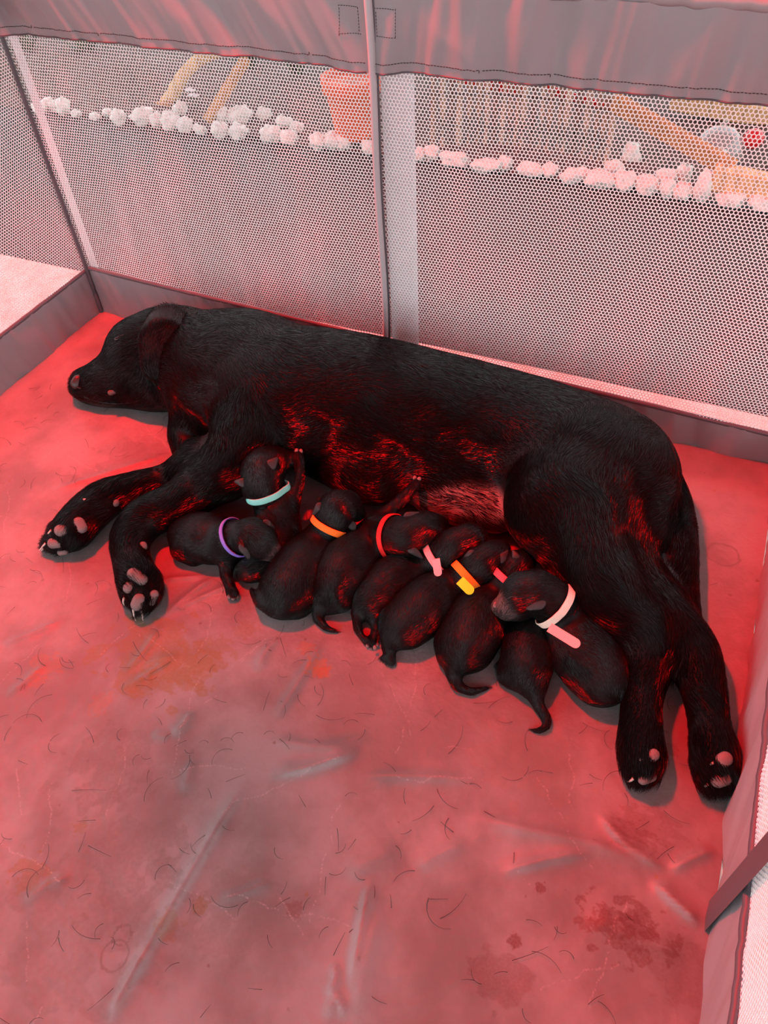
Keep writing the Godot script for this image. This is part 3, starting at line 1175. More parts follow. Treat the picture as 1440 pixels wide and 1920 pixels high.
	var band_low2 := func(s: float) -> float: return float(band_low.call(s + 0.69))
	for half in 2:
		var x0 := 0.0 if half == 0 else 0.69
		var wide := 0.683 if half == 0 else PEN_W - 0.69
		var tb: MeshInstance3D
		if half == 0:
			tb = part("top_band", cloth(Vector3(0, 0, 0.009), Vector3.RIGHT, wide, band_low, band_high, Vector3.BACK, 0.009, 0.0026, false, 0.55, 900.0), grey, pen)
		else:
			tb = part("top_band", cloth(Vector3(0.69, 0, 0.009), Vector3.RIGHT, wide, band_low2, band_high, Vector3.BACK, 0.010, 0.0024, false, -0.1, 1300.0), grey, pen)
		var hem := PackedVector3Array()
		var edge := PackedVector3Array()
		for i in 200:
			var s := lerpf(0.003, wide - 0.003, i / 199.0)
			var yb := float(band_low.call(s + x0))
			hem.append(on_cloth(s, yb + 0.0125 + wob.get_noise_1d(i * 26.0) * 0.0006, Vector3(0, 0, 0.0004)))
			edge.append(on_cloth(s, yb + 0.0005, Vector3.ZERO))
		part("stitching", dashes(hem, 0.0034, 0.0010, Vector3.BACK, 0.0005), mat.stitch, tb, "", "stuff")
		part("hem_binding", cord(edge, 0.0013, 0.0013, 6), mat.dark_binding, tb)
		var sc := 0.658 if half == 0 else 0.026
		var sq := PackedVector3Array()
		for e in 4:
			var c0: Vector2 = [Vector2(-1, -1), Vector2(1, -1), Vector2(1, 1), Vector2(-1, 1)][e]
			var c1: Vector2 = [Vector2(1, -1), Vector2(1, 1), Vector2(-1, 1), Vector2(-1, -1)][e]
			for k in 8:
				var q := c0.lerp(c1, k / 7.0) * Vector2(0.014, 0.016)
				sq.append(on_cloth(sc + q.x, 0.594 + q.y, Vector3(0, 0, 0.0004)) + Vector3(0.0001 * k, 0, 0))
		part("stitching", dashes(sq, 0.0026, 0.0012, Vector3.BACK, 0.0004), mat.stitch, tb, "", "stuff")
	var low_side := func(_s: float) -> float: return 0.537
	part("top_band", cloth(Vector3(0.002, 0, 0), Vector3.BACK, PEN_D, low_side, band_high, Vector3.RIGHT, 0.006, 0.0015, false, 0.2, 1700.0), grey, pen)
	part("top_band", cloth(Vector3(PEN_W - 0.002, 0, 0), Vector3.BACK, PEN_D, low_side, band_high, Vector3.LEFT, 0.006, 0.0015, false, 0.2, 2100.0), grey, pen)
	# rolled top edge
	for side in 3:
		var path := PackedVector3Array()
		for i in 100:
			var t := i / 99.0
			var jig := wob.get_noise_1d(i * 55.0 + side * 37.0) * 0.003
			path.append([Vector3(t * PEN_W, 0.640 + jig, 0.004), Vector3(0.004, 0.640 + jig, t * PEN_D), Vector3(PEN_W - 0.004, 0.640 + jig, t * PEN_D)][side])
		part("top_rail", cord(path, 0.009, 0.009, 10), mat.hem_binding, pen)
	# nets
	var lo_back := func(s: float) -> float: return back_low(s)
	var lo_back2 := func(s: float) -> float: return back_low(s + 0.69)
	var white: Material = mat.net_thread
	part("mesh_panel", net(Vector3(0.004, 0, -0.002), Vector3.RIGHT, 0.678, lo_back, 0.542, Vector3.BACK, 0.0), white, pen, "", "stuff")
	part("mesh_panel", net(Vector3(0.69, 0, -0.002), Vector3.RIGHT, PEN_W - 0.694, lo_back2, 0.542, Vector3.BACK, 500.0), white, pen, "", "stuff")
	part("mesh_panel", net(Vector3(-0.001, 0, 0.004), Vector3.BACK, 0.8, left_low, 0.545, Vector3.RIGHT, 900.0), white, pen, "", "stuff")
	part("mesh_panel", net(Vector3(PEN_W + 0.001, 0, 0.004), Vector3.BACK, PEN_D, right_low, 0.545, Vector3.LEFT, 1300.0), white, pen, "", "stuff")
	# flaps sewn behind the nets
	var f0 := func(_s: float) -> float: return 0.07
	var f1 := func(_s: float) -> float: return 0.56
	part("seam_flap", cloth(Vector3(0.692, 0, -0.009), Vector3.RIGHT, 0.052, f0, f1, Vector3.BACK, 0.002, 0.0, false, 0.0, 50.0), mat.flap_fabric, pen)
	part("seam_flap", cloth(Vector3(0.006, 0, -0.009), Vector3.RIGHT, 0.020, f0, f1, Vector3.BACK, 0.001, 0.0, false, 0.0, 80.0), mat.flap_fabric, pen)
	# standing seams
	var rib := PackedVector3Array()
	for i in 40:
		var t := i / 39.0
		rib.append(Vector3(0.686 + 0.002 * sin(t * 9.0) + 0.003 * sin(t * 3.1), lerpf(0.06, 0.645, t), 0.007))
	part("seam_rib", cord(rib, 0.0058, 0.0064, 10, 1.6, Vector3.BACK), mat.seam_fabric, pen)
	var rib2 := PackedVector3Array()
	for q in rib:
		rib2.append(q + Vector3(0.0068, 0, 0.002))
	part("seam_piping", cord(rib2, 0.0016, 0.0016, 6), mat.dark_binding, pen)
	var crn := PackedVector3Array()
	for i in 30:
		var t := i / 29.0
		crn.append(Vector3(0.005 + 0.001 * sin(t * 7.0), lerpf(0.004, 0.56, t), 0.005))
	part("seam_piping", cord(crn, 0.0045, 0.0036, 8), mat.dark_binding, pen)
	var crn2 := PackedVector3Array()
	for q in crn:
		crn2.append(q + Vector3(PEN_W - 0.01, 0, 0))
	part("seam_piping", cord(crn2, 0.0045, 0.0036, 8), mat.dark_binding, pen)
	var st0 := func(_s: float) -> float: return 0.0
	part("seam_strap", cloth(Vector3(PEN_W - 0.007, 0, 0.722), Vector3.BACK, 0.032, st0, band_high, Vector3.LEFT, 0.002, 0.0, false, 0.0, 210.0), mat.dark_binding, pen)

func build_outside() -> void:
	var g := PlaneMesh.new()
	g.size = Vector2(30, 30)
	var ground := part("ground", g, mat.dark_gravel)
	ground.position = Vector3(0.7, -0.035, 0)
	ground.set_meta("kind", "structure")
	var st := SurfaceTool.new()
	st.begin(Mesh.PRIMITIVE_TRIANGLES)
	box_into(st, Transform3D(Basis(), Vector3(0.7, -0.021, 1.37)), Vector3(6.0, 0.034, 3.0), 0.004)
	part("floor", st.commit(), mat.pale_slab).set_meta("kind", "structure")
	# planted bed behind the row of stones
	var bed := PackedVector3Array()
	for j in 30:
		for i in 90:
			var x := lerpf(-3.0, 4.0, i / 89.0)
			var z := lerpf(-3.6, -0.99, j / 29.0)
			bed.append(Vector3(x, -0.03 + 0.05 * smoothstep(-0.99, -1.3, z) + wob.get_noise_2d(x * 160.0, z * 160.0) * 0.02, z))
	part("soil_bed", grid_mesh(bed, 90, 30), mat.soil).set_meta("kind", "structure")
	stone(Vector3(-1.0113, -0.0134, -0.9635), Vector3(0.0264, 0.0185, 0.0201), -0.30, 100, "first white stone right of the pen corner seam along the bed")
	stone(Vector3(-1.0259, -0.0152, -1.0198), Vector3(0.0201, 0.0164, 0.0178), 0.07, 101, "second white stone right of the pen corner seam along the bed")
	stone(Vector3(-0.9660, -0.0113, -0.9949), Vector3(0.0219, 0.0207, 0.0208), -0.16, 102, "third white stone right of the pen corner seam along the bed")
	stone(Vector3(-0.9217, -0.0046, -0.9781), Vector3(0.0217, 0.0274, 0.0206), 0.21, 103, "fourth white stone right of the pen corner seam along the bed")
	stone(Vector3(-0.8713, -0.0199, -0.9740), Vector3(0.0192, 0.0112, 0.0121), -0.02, 104, "fifth white stone right of the pen corner seam along the bed")
	stone(Vector3(-0.7915, -0.0201, -0.9737), Vector3(0.0251, 0.0110, 0.0119), -0.25, 105, "sixth white stone right of the pen corner seam along the bed")
	stone(Vector3(-0.7625, -0.0181, -1.0049), Vector3(0.0189, 0.0132, 0.0143), 0.12, 106, "seventh white stone right of the pen corner seam along the bed")
	stone(Vector3(-0.6858, -0.0105, -0.9674), Vector3(0.0267, 0.0215, 0.0234), -0.11, 107, "eighth white stone right of the pen corner seam along the bed")
	stone(Vector3(-0.6050, -0.0064, -0.9886), Vector3(0.0365, 0.0256, 0.0278), 0.26, 108, "ninth white stone right of the pen corner seam along the bed")
	stone(Vector3(-0.5493, -0.0110, -0.9811), Vector3(0.0200, 0.0210, 0.0190), 0.03, 109, "tenth white stone right of the pen corner seam along the bed")
	stone(Vector3(-0.4870, -0.0051, -0.9734), Vector3(0.0335, 0.0269, 0.0292), -0.20, 110, "eleventh white stone right of the pen corner seam along the bed")
	stone(Vector3(-0.5202, -0.0085, -1.0752), Vector3(0.0224, 0.0235, 0.0213), 0.17, 111, "twelfth white stone right of the pen corner seam along the bed")
	stone(Vector3(-0.4321, -0.0096, -0.9707), Vector3(0.0233, 0.0224, 0.0221), -0.06, 112, "thirteenth white stone right of the pen corner seam along the bed")
	stone(Vector3(-0.3797, -0.0173, -0.9724), Vector3(0.0268, 0.0141, 0.0153), -0.29, 113, "fourteenth white stone right of the pen corner seam along the bed")
	stone(Vector3(-0.3018, -0.0082, -0.9703), Vector3(0.0246, 0.0238, 0.0234), 0.08, 114, "fifteenth white stone right of the pen corner seam along the bed")
	stone(Vector3(-0.3469, -0.0032, -1.0540), Vector3(0.0196, 0.0288, 0.0186), -0.15, 115, "sixteenth white stone right of the pen corner seam along the bed")
	stone(Vector3(-0.2926, -0.0033, -1.0747), Vector3(0.0370, 0.0287, 0.0311), 0.22, 116, "seventeenth white stone right of the pen corner seam along the bed")
	stone(Vector3(-0.2450, -0.0104, -0.9802), Vector3(0.0300, 0.0216, 0.0235), -0.01, 117, "eighteenth white stone right of the pen corner seam along the bed")
	stone(Vector3(-0.2263, -0.0096, -1.1162), Vector3(0.0252, 0.0224, 0.0240), -0.24, 118, "nineteenth white stone right of the pen corner seam along the bed")
	stone(Vector3(-0.1307, -0.0089, -0.9846), Vector3(0.0349, 0.0231, 0.0251), 0.13, 119, "twentieth white stone right of the pen corner seam along the bed")
	stone(Vector3(-0.1420, -0.0121, -1.0850), Vector3(0.0265, 0.0199, 0.0216), -0.10, 120, "twenty-first white stone right of the pen corner seam along the bed")
	stone(Vector3(-0.0683, -0.0111, -0.9842), Vector3(0.0253, 0.0209, 0.0227), 0.27, 121, "twenty-second white stone right of the pen corner seam along the bed")
	stone(Vector3(-0.0857, -0.0142, -1.0635), Vector3(0.0204, 0.0176, 0.0191), 0.04, 122, "twenty-third white stone right of the pen corner seam along the bed")
	stone(Vector3(0.0322, -0.0096, -0.9817), Vector3(0.0231, 0.0224, 0.0219), -0.19, 123, "twenty-fourth white stone right of the pen corner seam along the bed")
	stone(Vector3(0.0710, -0.0078, -0.9926), Vector3(0.0230, 0.0242, 0.0219), 0.18, 124, "third white stone left of the middle seam along the bed")
	stone(Vector3(0.1056, -0.0097, -1.0040), Vector3(0.0247, 0.0223, 0.0235), -0.05, 125, "second white stone left of the middle seam along the bed")
	stone(Vector3(0.1935, -0.0120, -0.9927), Vector3(0.0225, 0.0200, 0.0214), -0.28, 126, "first white stone left of the middle seam along the bed")
	stone(Vector3(0.3477, -0.0140, -0.9908), Vector3(0.0186, 0.0177, 0.0176), 0.09, 127, "first white stone right of the pale flap along the bed")
	stone(Vector3(0.3815, -0.0124, -1.0083), Vector3(0.0220, 0.0195, 0.0209), -0.14, 128, "second white stone right of the pale flap along the bed")
	stone(Vector3(0.4570, -0.0127, -0.9909), Vector3(0.0400, 0.0192, 0.0209), 0.23, 129, "third white stone right of the pale flap along the bed")
	stone(Vector3(0.5536, -0.0145, -0.9780), Vector3(0.0409, 0.0172, 0.0186), 0.00, 130, "fourth white stone right of the pale flap along the bed")
	stone(Vector3(0.5981, -0.0145, -1.0059), Vector3(0.0197, 0.0173, 0.0188), -0.23, 131, "fifth white stone right of the pale flap along the bed")
	stone(Vector3(0.6732, -0.0147, -0.9871), Vector3(0.0340, 0.0170, 0.0185), 0.14, 132, "sixth white stone right of the pale flap along the bed")
	stone(Vector3(0.7248, -0.0147, -1.0031), Vector3(0.0227, 0.0170, 0.0185), -0.09, 133, "seventh white stone right of the pale flap along the bed")
	stone(Vector3(0.7969, -0.0133, -0.9879), Vector3(0.0385, 0.0185, 0.0201), 0.28, 134, "eighth white stone right of the pale flap along the bed")
	stone(Vector3(0.8660, -0.0119, -0.9826), Vector3(0.0415, 0.0201, 0.0218), 0.05, 135, "ninth white stone right of the pale flap along the bed")
	stone(Vector3(0.8838, -0.0129, -1.0622), Vector3(0.0279, 0.0190, 0.0206), -0.18, 136, "tenth white stone right of the pale flap along the bed")
	stone(Vector3(0.9161, -0.0001, -1.1216), Vector3(0.0220, 0.0319, 0.0209), 0.19, 137, "eleventh white stone right of the pale flap along the bed")
	stone(Vector3(0.9295, -0.0086, -0.9879), Vector3(0.0303, 0.0234, 0.0255), -0.04, 138, "twelfth white stone right of the pale flap along the bed")
	stone(Vector3(0.9853, -0.0103, -0.9835), Vector3(0.0317, 0.0217, 0.0235), -0.27, 139, "thirteenth white stone right of the pale flap along the bed")
	stone(Vector3(1.0251, -0.0116, -1.0417), Vector3(0.0259, 0.0204, 0.0222), 0.10, 140, "fourteenth white stone right of the pale flap along the bed")
	stone(Vector3(1.0385, -0.0071, -0.9736), Vector3(0.0190, 0.0249, 0.0180), -0.13, 141, "fifteenth white stone right of the pale flap along the bed")
	stone(Vector3(1.0628, -0.0079, -1.0714), Vector3(0.0197, 0.0241, 0.0187), 0.24, 142, "sixteenth white stone right of the pale flap along the bed")
	stone(Vector3(1.0758, -0.0121, -0.9779), Vector3(0.0237, 0.0199, 0.0216), 0.01, 143, "seventeenth white stone right of the pale flap along the bed")
	stone(Vector3(1.1238, 0.0080, -0.9719), Vector3(0.0206, 0.0400, 0.0196), -0.22, 144, "eighteenth white stone right of the pale flap along the bed")
	stone(Vector3(1.1370, -0.0033, -1.1691), Vector3(0.0188, 0.0287, 0.0178), 0.15, 145, "nineteenth white stone right of the pale flap along the bed")
	stone(Vector3(1.1926, -0.0122, -0.9719), Vector3(0.0362, 0.0198, 0.0215), -0.08, 146, "twentieth white stone right of the pale flap along the bed")
	stone(Vector3(1.2705, -0.0137, -0.9701), Vector3(0.0346, 0.0181, 0.0197), 0.29, 147, "twenty-first white stone right of the pale flap along the bed")
	# roll of upright sticks
	var roll := thing("stick_edging", "upright roll of pale wooden sticks edging the bed behind right mesh panel", "garden edging", Vector3(0.6, 0, -1.08))
	var stick_mats := ["stick_wood", "stick_pale", "stick_dark", "stick_pale", "stick_wood"]
	var x := 0.355
	var k := 0
	while x < 0.875:
		var r := 0.0075 + 0.004 * rng.randf()
		var z := -1.085 - 0.05 * sin((x - 0.35) * 6.0) + 0.006 * rng.randf()
		var path := PackedVector3Array([Vector3(x, -0.03, z), Vector3(x + 0.002, 0.08, z + 0.002), Vector3(x + 0.006 * (rng.randf() - 0.5), 0.165 + 0.03 * rng.randf() - 0.03 * (x - 0.35), z)])
		part("stick", cord(path, r, r * 0.9, 8), mat[stick_mats[k % 5]], roll)
		x += r * 2.0 + 0.002 + 0.006 * rng.randf()
		k += 1
	for h in [0.035, 0.12]:
		var wire := PackedVector3Array()
		for i in 60:
			var xx := lerpf(0.355, 0.87, i / 59.0)
			wire.append(Vector3(xx, h + 0.003 * sin(i * 1.9), -1.072 - 0.05 * sin((xx - 0.35) * 6.0)))
		part("binding_wire", cord(wire, 0.0015, 0.0015, 6), mat.stitch, roll)
	# timber
	tag(part("plank", beam(Vector3(0.8517, 0.1454, -1.0800), Vector3(1.1797, 0.0378, -1.0200), 0.022, 0.05, 0.3), mat.plank_wood), "brown plank slanting down behind the stones right of the stick roll", "plank")
	tag(part("plank", beam(Vector3(1.1353, 0.0286, -0.9900), Vector3(1.4172, 0.0034, -1.0000), 0.05, 0.055), mat.pale_wood), "pale timber block lying beside the stones at the right", "plank")
	tag(part("plank", beam(Vector3(0.9638, 0.0561, -1.4000), Vector3(1.3941, 0.0219, -1.4000), 0.05, 0.05), mat.pale_wood), "pale timber rail far behind right mesh under the top band", "plank")
	tag(part("plank", beam(Vector3(-0.8904, -0.0585, -1.1300), Vector3(-0.5717, -0.0122, -1.1000), 0.03, 0.035), mat.plank_wood), "short tan plank lying behind the stones at the left", "plank")
	tag(part("plank", beam(Vector3(-0.3829, -0.0109, -1.0200), Vector3(-0.2906, 0.1369, -1.1600), 0.035, 0.022, 0.2), mat.plank_wood), "tan plank leaning up behind the stones in left mesh panel", "plank")
	var hoop := PackedVector3Array([Vector3(-0.6409, -0.0391, -1.1200), Vector3(-0.5858, 0.0093, -1.1300), Vector3(-0.5252, 0.0755, -1.1400), Vector3(-0.4539, 0.1245, -1.1600), Vector3(-0.3616, 0.1496, -1.1800)])
	tag(part("bent_branch", cord(smooth_path(hoop), 0.024, 0.017, 10), mat.pale_wood), "pale bent branch rising behind the stones beside the leaning tan plank", "branch")
	# red things
	tag(part("plastic_strip", beam(Vector3(0.2910, 0.1414, -1.2000), Vector3(0.5949, 0.1061, -1.2000), 0.012, 0.035), mat.red_plastic), "red plastic strip above the stick roll beside the seam", "plastic strip")
	tag(part("plastic_strip", beam(Vector3(0.6489, 0.1333, -1.1600), Vector3(0.9413, 0.0950, -1.1200), 0.012, 0.020), mat.red_plastic), "red plastic strip slanting from the stick roll to the plank", "plastic strip")
	tag(part("plastic_ball", blob(Vector3(1.2046, 0.0663, -1.1500), Vector3(1.2059, 0.0664, -1.1500), 0.026, 0.026), mat.red_plastic), "small red ball above the pale timber block", "ball")
	# clear cloche
	var dome := PackedVector3Array()
	var dc: Vector3 = Vector3(1.1292, 0.0357, -1.1200)
	for j in 16:
		var t := j / 15.0
		var r := 0.062 * sqrt(maxf(1.0 - pow(t, 2.2), 0.0)) + 0.0015
		for i in 32:
			dome.append(dc + Vector3(cos(TAU * i / 32.0) * r, t * 0.075 - 0.012, sin(TAU * i / 32.0) * r))
	var cl := thing("garden_cloche", "clear plastic dome standing behind the slanting plank at the right", "cloche", dc)
	part("dome", grid_mesh(dome, 32, 16, 1.0, true), mat.clear_plastic, cl)
	part("top_knob", blob(dc + Vector3(0, 0.062, 0), dc + Vector3(0, 0.078, 0), 0.008, 0.006), mat.clear_plastic, cl)
	# terracotta pot beside the seam
	var pot := PackedVector3Array()
	var pc: Vector3 = Vector3(0.1232, -0.0205, -1.0500)
	pc.y = -0.01
	for q in [[0.0, 0.0], [0.055, 0.0], [0.06, 0.01], [0.078, 0.13], [0.088, 0.13], [0.09, 0.165], [0.083, 0.167], [0.076, 0.15], [0.0, 0.145]]:
		for i in 28:
			pot.append(pc + Vector3(cos(TAU * i / 28.0) * q[0], q[1], sin(TAU * i / 28.0) * q[0]))
	tag(part("flower_pot", grid_mesh(pot, 28, 9, 1.0, true), mat.terracotta), "orange red flower pot behind the net beside the middle seam", "flower pot")
	# white flowers and foliage tufts
	var fl := thing("flower_tuft", "tuft of white flowers behind the stones in left mesh panel", "flowers", Vector3(-0.4857, -0.0038, -1.1000))
	for i in 7:
		var c: Vector3 = Vector3(-0.4758, 0.0325, -1.1000)
		c += Vector3(rng.randf() - 0.5, (rng.randf() - 0.4) * 0.7, rng.randf() - 0.5) * 0.05
		part("stem", cord(PackedVector3Array([c + Vector3(0, -0.05, -0.01), c + Vector3(0.004, -0.02, 0), c]), 0.0012, 0.001, 5), mat.leaf, fl)
		var pst := SurfaceTool.new()
		pst.begin(Mesh.PRIMITIVE_TRIANGLES)
		for p5 in 5:
			var d := Vector3(cos(TAU * p5 / 5.0), 0.35, sin(TAU * p5 / 5.0)).normalized()
			pst.append_from(blob(c + d * 0.003, c + d * 0.008, 0.0035, 0.0045, 0.4, Vector3.UP, 0.0015), 0, Transform3D())
		part("blossom", pst.commit(), mat.petal, fl)
	tuft(Vector3(-1.3896, -0.0233, -1.3500), 0.160, 14, "leafy plant behind the stones next to the pen corner seam")
	tuft(Vector3(-1.1542, -0.0380, -1.4000), 0.180, 14, "leafy plant left of the bent branch in the bed")
	tuft(Vector3(-0.9663, -0.1092, -1.5000), 0.180, 12, "leafy plant directly behind the bent branch")
	tuft(Vector3(-0.4800, -0.0334, -1.4500), 0.200, 16, "leafy plant right of the leaning tan plank")
	tuft(Vector3(-0.2572, -0.0155, -1.4000), 0.200, 16, "leafy plant between the leaning plank and the flower pot")
	tuft(Vector3(1.0693, -0.0114, -1.5000), 0.160, 12, "leafy plant behind the clear plastic dome")

func build_canopy() -> void:  # unseen roof, placed to dim the sky and redden light on the pen
	var top := Vector3(0.7, 2.7, 0.5)
	var can := thing("unseen_canopy", "unseen red fabric roof over the pen, out of view, placed to shade it from the sky", "unseen_roof", Vector3(0.7, 0, 0.5))
	var half := 2.6
	var low := 2.0
	var c := [Vector3(0.7 - half, low, 0.5 - half), Vector3(0.7 + half, low, 0.5 - half), Vector3(0.7 + half, low, 0.5 + half), Vector3(0.7 - half, low, 0.5 + half)]
	for i in 4:
		var a: Vector3 = c[i]
		var b: Vector3 = c[(i + 1) % 4]
		var p := PackedVector3Array()
		for j in 10:
			for k in 12:
				var q := a.lerp(b, k / 11.0).lerp(top, j / 9.0)
				q.y -= 0.08 * sin(PI * j / 9.0) * 0.6
				p.append(q)
		part("roof_panel", grid_mesh(p, 12, 10), mat.red_canvas, can)
		part("post", beam(Vector3(a.x, -0.035, a.z), a, 0.035, 0.035), mat.flap_fabric, can)

func tuft(c: Vector3, h: float, n: int, label: String) -> void:
	var t := thing("leafy_plant", label, "plant", c)
	for i in n:
		var a := rng.randf() * TAU
		var d := Vector3(cos(a), 0, sin(a))
		var s := Vector3(-d.z, 0, d.x)
		var L := h * (0.6 + 0.5 * rng.randf())
		var lean := 0.2 + 0.6 * rng.randf()
		var p := PackedVector3Array()
		for j in 7:
			var u := j / 6.0
			var mid := c + d * (lean * L * u * u + 0.01) + Vector3.UP * (L * u * (1.0 - 0.35 * u * lean))
			var w := 0.012 * sin(PI * clampf(u * 0.95 + 0.04, 0, 1))
			p.append(mid - s * w)
			p.append(mid + Vector3.UP * -0.003)
			p.append(mid + s * w)
		part("leaf", grid_mesh(p, 3, 7), mat.leaf, t)

func stone(c: Vector3, r: Vector3, turn: float, seed_: int, label: String) -> void:
	var n := FastNoiseLite.new()
	n.seed = seed_
	n.frequency = 0.9
	var p := PackedVector3Array()
	var b := Basis(Vector3.UP, turn) * Basis(Vector3.BACK, 0.15 * sin(seed_ * 1.7))
	for j in 13:
		for i in 20:
			var th := PI * j / 12.0
			var ph := TAU * i / 20.0
			var d := Vector3(sin(th) * cos(ph), cos(th), sin(th) * sin(ph))
			var e := d.sign() * Vector3(pow(absf(d.x), 0.85), pow(absf(d.y), 0.85), pow(absf(d.z), 0.85))
			p.append(c + b * (e * r * (1.0 + n.get_noise_3dv(d * 1.2) * 0.5)))
	tag(part("pebble", grid_mesh(p, 20, 13, 1.0, true), mat.white_stone), label, "stone", "white stones edging the bed")

# unseen box below the lamp, out of view, placed to shade a floor patch
func build_shade_box() -> void:
	var at: Vector3 = Vector3(0.2440, 1.6340, 0.2640)
	var t := thing("unseen_shade_box", "unseen pale box hanging below the lamp, placed to shade a patch of the floor", "unseen_box", at)
	var st := SurfaceTool.new()
	st.begin(Mesh.PRIMITIVE_TRIANGLES)
	box_into(st, Transform3D(Basis(Vector3.UP, 0.5), at), Vector3(0.10, 0.12, 0.125), 0.01)
	part("case", st.commit(), mat.flap_fabric, t)
	part("dial", blob(at + Vector3(0.03, 0.01, 0.058), at + Vector3(0.032, 0.01, 0.064), 0.016, 0.014, 1.0, Vector3.UP, 0.004), mat.lamp_cord, t)
	part("lead", cord(PackedVector3Array([at + Vector3(0, 0.05, 0), at + Vector3(-0.05, 0.3, -0.05), Vector3(0.06, 2.35, 0.09)]), 0.0035, 0.0035, 6), mat.lamp_cord, t)

func build_lamp(called: String, at: Vector3, aim: Vector3, energy: float, angle: float, label: String) -> void:
	var t := thing(called, label, "heat lamp", at)
	var y := (at - aim).normalized()
	var x := y.cross(Vector3.FORWARD).normalized()
	var b := Basis(x, y, x.cross(y))
	var shade := PackedVector3Array()
	for q in [[0.02, 0.10], [0.045, 0.095], [0.07, 0.06], [0.095, 0.0], [0.11, -0.05], [0.107, -0.05], [0.092, 0.0], [0.067, 0.057], [0.043, 0.09], [0.02, 0.095]]:
		for i in 32:
			shade.append(at + b * Vector3(cos(TAU * i / 32.0) * q[0], q[1], sin(TAU * i / 32.0) * q[0]))
	part("reflector", grid_mesh(shade, 32, 10, 1.0, true), mat.lamp_metal, t)
	var bl := PackedVector3Array()
	for q in [[0.0, -0.02], [0.055, -0.018], [0.078, -0.005], [0.08, 0.012], [0.045, 0.05], [0.015, 0.075], [0.015, 0.1], [0.0, 0.1]]:
		for i in 24:
			bl.append(at + b * Vector3(cos(TAU * i / 24.0) * q[0], q[1], sin(TAU * i / 24.0) * q[0]))
	part("bulb", grid_mesh(bl, 24, 8, 1.0, true), mat.lamp_bulb, t, "glowing red bulb")
	part("cord", cord(PackedVector3Array([at + b * Vector3(0, 0.095, 0), at + b * Vector3(0, 0.2, 0), at + Vector3(0, 0.32, 0)]), 0.004, 0.004, 6), mat.lamp_cord, t)
	var s := SpotLight3D.new()
	s.name = "lamp_light"
	s.light_color = LAMP_RED
	s.light_energy = energy
	s.light_size = 0.09
	s.spot_angle = angle
	s.spot_angle_attenuation = 0.6
	s.spot_range = 8.0
	s.spot_attenuation = 2.0
	s.shadow_enabled = true
	s.basis = Basis(x, x.cross(y) * -1.0, y)
	s.position = y * -0.03
	t.add_child(s)

